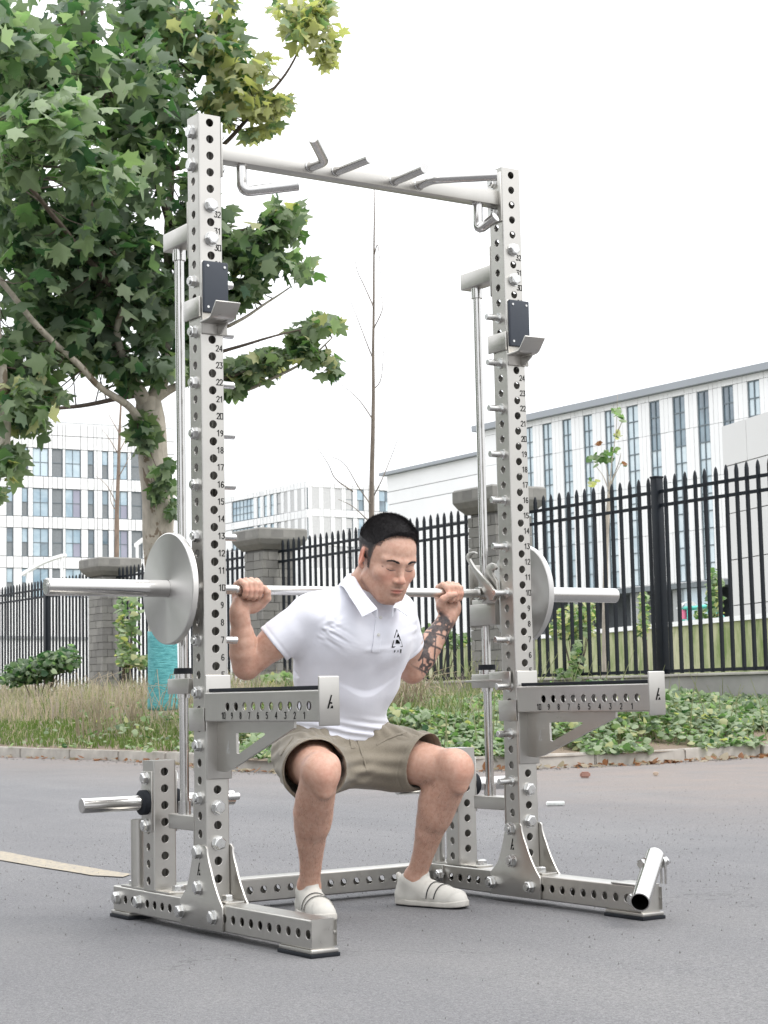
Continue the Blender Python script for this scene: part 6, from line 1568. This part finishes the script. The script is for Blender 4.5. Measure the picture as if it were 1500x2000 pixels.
# ---- grass and ground cover on the verge
def blades(name, n, region, hmin, hmax, lean, mats, pal, w=.006, hf=None, seed=0, clump=0):
    rs = np.random.RandomState(seed+5); X, Y = [], []
    while len(X) < n:
        x, y = rs.uniform(region[0], region[1]), rs.uniform(region[2], region[3])
        if x > fx(y)-.2: continue
        d = kdist(x, y)
        kx = np.interp(y, [7.8,9.1,10.1,11.6,13.2,16.8,30], [6.9,5.62,5.6,5.95,6.1,5.94,5.6])
        if y > 8.6 and x < kx+.14: continue
        if y <= 8.6 and y < np.interp(x, KA[30:,0], KA[30:,1])+.14: continue
        h = 1. if hf is None else hf(x, y, d)
        if h <= 0 or rs.rand() > min(1, h*1.4): continue
        X.append((x, y, h))
    X = np.array(X); Z = np.array([vz(a, b) for a, b, _ in X]); N = len(X); H = rs.uniform(hmin, hmax, N)*X[:,2]*np.where((X[:,1] < 16) & (X[:,0] > 10.2), .42, 1.)
    an = rs.uniform(0, 2*PI, N); ln = rs.uniform(.1, lean, N)*H; dx, dy = np.cos(an)*ln, np.sin(an)*ln; sa = rs.uniform(0, PI, N); wx, wy = np.cos(sa)*w, np.sin(sa)*w
    b = np.stack([X[:,0], X[:,1], Z-.01], 1); m1 = b+np.stack([dx*.25, dy*.25, H*.5], 1); m2 = b+np.stack([dx*.62, dy*.62, H*.84],1); tp = b+np.stack([dx*1.15, dy*1.15, H*np.where(ln > .5*H, .88, 1.)], 1); wv_ = np.stack([wx, wy, wx*0], 1)
    P_ = np.stack([b-wv_, b+wv_, m1+wv_*.85, m1-wv_*.85, m2+wv_*.6, m2-wv_*.6, tp], 1).reshape(-1,3); o_ = np.arange(N)[:,None]*7
    Q_ = np.concatenate([np.stack([o_[:,0],o_[:,0]+1,o_[:,0]+2,o_[:,0]+3],1), np.stack([o_[:,0]+3,o_[:,0]+2,o_[:,0]+4,o_[:,0]+5],1)]); T_ = np.stack([o_[:,0]+5,o_[:,0]+4,o_[:,0]+6],1)
    me = bpy.data.meshes.new(name); me.vertices.add(len(P_)); me.vertices.foreach_set('co', P_.ravel().astype(np.float32))
    lv = np.concatenate([Q_.ravel(), T_.ravel()]); me.loops.add(len(lv)); me.loops.foreach_set('vertex_index', lv.astype(np.int32)); me.polygons.add(len(Q_)+len(T_))
    me.polygons.foreach_set('loop_start', np.concatenate([np.arange(0,len(Q_)*4,4), len(Q_)*4+np.arange(0,len(T_)*3,3)]).astype(np.int32))
    for m_ in mats: me.materials.append(m_)
    pk = rs.choice(len(mats), N, p=np.array(pal)/sum(pal)); me.polygons.foreach_set('material_index', np.concatenate([pk, pk, pk]).astype(np.int32)); me.update(calc_edges=True)
    o = link(bpy.data.objects.new(name, me)); o['kind'] = 'stuff'; return o
GM = [leafmat('grass_green', (.085,.135,.04), (.14,.19,.065), (1.3,1.5,.7), .7), leafmat('grass_dry', (.40,.35,.26), (.54,.48,.37), (1.1,1,.9), .8), leafmat('grass_pale', (.24,.27,.14), (.34,.36,.21), (1.1,1.1,.8), .8), leafmat('grass_grey', (.33,.28,.24), (.46,.40,.34), (1,1,1), .8)]
blades('short_grass', 30000, (5.6,9.2,11.5,32), .05, .14, .8, GM, (8,.8,1.5,.3), .007, lambda x, y, d: 1-.5*min(1,max(0,(d-2)/1.5)), 1)
blades('dry_grass', 42000, (6.9,12.6,12,42), .28, .80, .7, GM, (1.0,4.2,3,2.6), .0055, lambda x, y, d: max(0, min(1,(d-1.1)/1.2))*(.75+.5*noise.noise((x*.8,y*.8,2))), 2)
blades('mixed_grass', 9000, (5.8,12.4,9,15.5), .12, .45, .8, GM, (5,1.5,3,.4), .006, lambda x, y, d: max(0, min(1,(d-.2)/.8))*.9, 3)
blades('meadow_grass', 14000, (6.4,24,6.8,15), .10, .36, .8, GM, (4,1.6,4.,.4), .006, lambda x, y, d: max(0, min(1,(d-.1)/.8))*.9, 4)
# long dry stems behind the man and at the left
bm = bmesh.new()
for i in range(150):
    if i < 80: b = at(random.uniform(757,832), random.uniform(1425,1450), 17.5); H = random.uniform(.25,.62)
    else: b = at(random.uniform(150,345), random.uniform(1400,1440), 21.5); H = random.uniform(.3,.95)
    b.z = vz(b.x,b.y) if b.x < 12.3 else .4; a = random.uniform(0,2*PI); l = H*random.uniform(.2,.9); q = Vector((math.cos(a),math.sin(a),0))*l
    path_tube(bm, [b, b+q*.15+Vector((0,0,H*.5)), b+q*.5+Vector((0,0,H*.88)), b+q+Vector((0,0,H*random.uniform(.6,1)))], [.006,.005,.004,.002], 4, False)
mk('dry_stems', bm, GM[1], None, True)['kind'] = 'stuff'
# creeping leafy weeds on the right part of the verge
pos, mi, sz = [], [], []
rs = random.Random(3)
while len(pos) < 22000:
    x, y = rs.uniform(5.6,17), rs.uniform(7.5,16.5); 
    if x > fx(y)-.15: continue
    ky = np.interp(x, KA[30:,0], KA[30:,1]); kx = np.interp(y, [7.8,9.1,10.1,11.6,13.2,16.8], [6.9,5.62,5.6,5.95,6.1,5.94])
    if x < kx-.02 or y < ky-.05 and x > 6: continue
    d = kdist(x, y); hum = .04+.34*min(1,d/.9)*math.exp(-max(0,d-2.2)/1.1)*max(0,(.72+.9*noise.noise((x*.75,y*.75,5)))); 
    if y > 11.6 and rs.random() > .06: continue
    if noise.noise((x*1.1,y*1.1,8)) < -.22: continue
    pos.append((x, y, vz(x,y)+hum*rs.random()**.45)); mi.append(rs.choices((0,1,2,3),(1.4,4.4,7,1.4))[0]); sz.append(rs.uniform(.03,.082))
leafcloud('leafy_ground_cover', HRT, np.array(pos), rotm(len(pos), .15, (-.25,-.45,.9)), sz, mi, LM, None, (0,0,0))['kind'] = 'stuff'
bm = bmesh.new()
for i in range(260):
    x, y = rs.uniform(6.4,12.2), rs.uniform(8.1,13); 
    if x > fx(y)-.2: continue
    z = vz(x,y); H = rs.uniform(.25,.75)*(.6 if x > 10.5 else 1); a = rs.uniform(0,6.28); q = Vector((math.cos(a),math.sin(a),0))*H*rs.uniform(.1,.5); b = Vector((x,y,z)); path_tube(bm, [b, b+q*.4+Vector((0,0,H*.6)), b+q+Vector((0,0,H))], [.006,.004,.0015], 4, False)
mk('weed_stalks', bm, GM[2], None, True)['kind'] = 'stuff'
# fallen leaves, crumbs of earth and brick along the kerb and on the road
V_, F_ = HRT; pos = []; 
for i in range(480):
    k = rs.randrange(14, len(KD)-8); p, q = KD[k], KD[k+1]; t_ = rs.random(); x, y = p[0]+(q[0]-p[0])*t_, p[1]+(q[1]-p[1])*t_; off = abs(rs.gauss(.0,.09))+.02; dx_, dy_ = q[0]-p[0], q[1]-p[1]; l = math.hypot(dx_,dy_); nx, ny = dy_/l, -dx_/l
    if nx > 0 and abs(nx) > abs(ny): nx, ny = -nx, -ny
    if abs(ny) >= abs(nx) and ny > 0: nx, ny = -nx, -ny
    pos.append((x+nx*off, y+ny*off, .012+rs.random()*.02))
leafcloud('fallen_leaves', HRT, np.array(pos), rotm(len(pos), .0, (0,0,2.)), np.random.uniform(.03,.085,len(pos)), [4 if rs.random() < .6 else 5 for _ in pos], LM, None, (0,0,0))['kind'] = 'stuff'
GRV = mat('grit', (.13,.125,.12), .9); bm = bmesh.new()
for i in range(3200):
    if i < 2600: x, y, s_ = rs.gauss(2.2,1.6), rs.gauss(1.6,1.8), rs.uniform(.001,.0032)
    else:
        k = rs.randrange(12, len(KD)-6); p = KD[k]; x, y, s_ = p[0]+rs.uniform(-.4,.05)-.05, p[1]+rs.uniform(-.35,.1), rs.uniform(.004,.014)
    z = .001+(.0055 if abs(x) < 3 else .006); t_ = rs.uniform(0,3); 
    vs = [bm.verts.new((x+s_*math.cos(t_+a)*rs.uniform(.7,1.2), y+s_*math.sin(t_+a)*rs.uniform(.7,1.2), z-.004)) for a in (0,1.57,3.14,4.71)]; tp = bm.verts.new((x,y,z+s_*.7))
    for j in range(4): bm.faces.new((vs[j],vs[(j+1)%4],tp))
mk('road_grit', bm, GRV, None)['kind'] = 'stuff'
def debris(name, px, py, sx, sy, sz_, m_, label, cat):
    g = atG(px, py); bm = bmesh.new(); box(bm, (-sx/2,-sy/2,0),(sx/2,sy/2,sz_))
    bmesh.ops.bevel(bm, geom=bm.edges[:], offset=min(sx,sy,sz_)*.22, segments=2, affect='EDGES')
    for v_ in bm.verts: v_.co += Vector((noise.noise(v_.co*60),noise.noise(v_.co*60+Vector((5,5,5))),0))*sz_*.15
    o = mk(name, bm, m_, None, True, ang=40); o.location = (g.x,g.y,.004); o.rotation_euler = (0,0,-.6); tag(o, label, cat)
BRK = mat('brick_red', (.33,.19,.15), .9, sc=40, bump=.4); 
debris('foam_slab', 1085, 1574, .105, .05, .022, mat('white_foam', (.66,.68,.66), .8, sc=40, bump=.3), 'small white slab lying on the road right of the right upright', 'slab')
debris('brick_piece', 1143, 1520, .075, .05, .045, BRK, 'reddish brick piece on the road near the weeds', 'brick')
debris('brick_piece', 1281, 1516, .04, .035, .028, mat('tan_stone', (.42,.33,.26), .9), 'small tan stone on the road farther right near the weeds', 'stone')

# ---- unseen trees added across the road to darken the steel reflections, crowns lowered
src = {c.name.split('.')[0]: c for c in tree.children if c.name.split('.')[0] in ('trunk', 'foliage', 'twigs')}
for k, (x, y, r_, sz_) in enumerate(((-9.5,5.5,2.1,.95),(-10.5,12,.4,1.1),(-11,19.5,1.3,1.),(-11.5,28,2.9,1.15),(-9.,-3.,4.2,.9))):
    t = thing('added_reflection_tree', ('unseen tree added across the road to darken the steel reflections, nearest the rack','unseen tree added across the road to darken the steel reflections, second from the rack','unseen tree added across the road to darken the steel reflections, third from the rack','unseen tree added across the road to darken the steel reflections, farthest back','unseen tree added across the road to darken the steel reflections, in front of the rack and left of it')[k], 'tree', (x, y, -.1), r_, group='unseen trees added to darken the steel reflections')
    t.scale = (sz_,)*3
    for nm, c in src.items():
        o = c.copy(); S.collection.objects.link(o); o.parent = t
        if nm != 'trunk': o.location = (0, 0, -2.4)
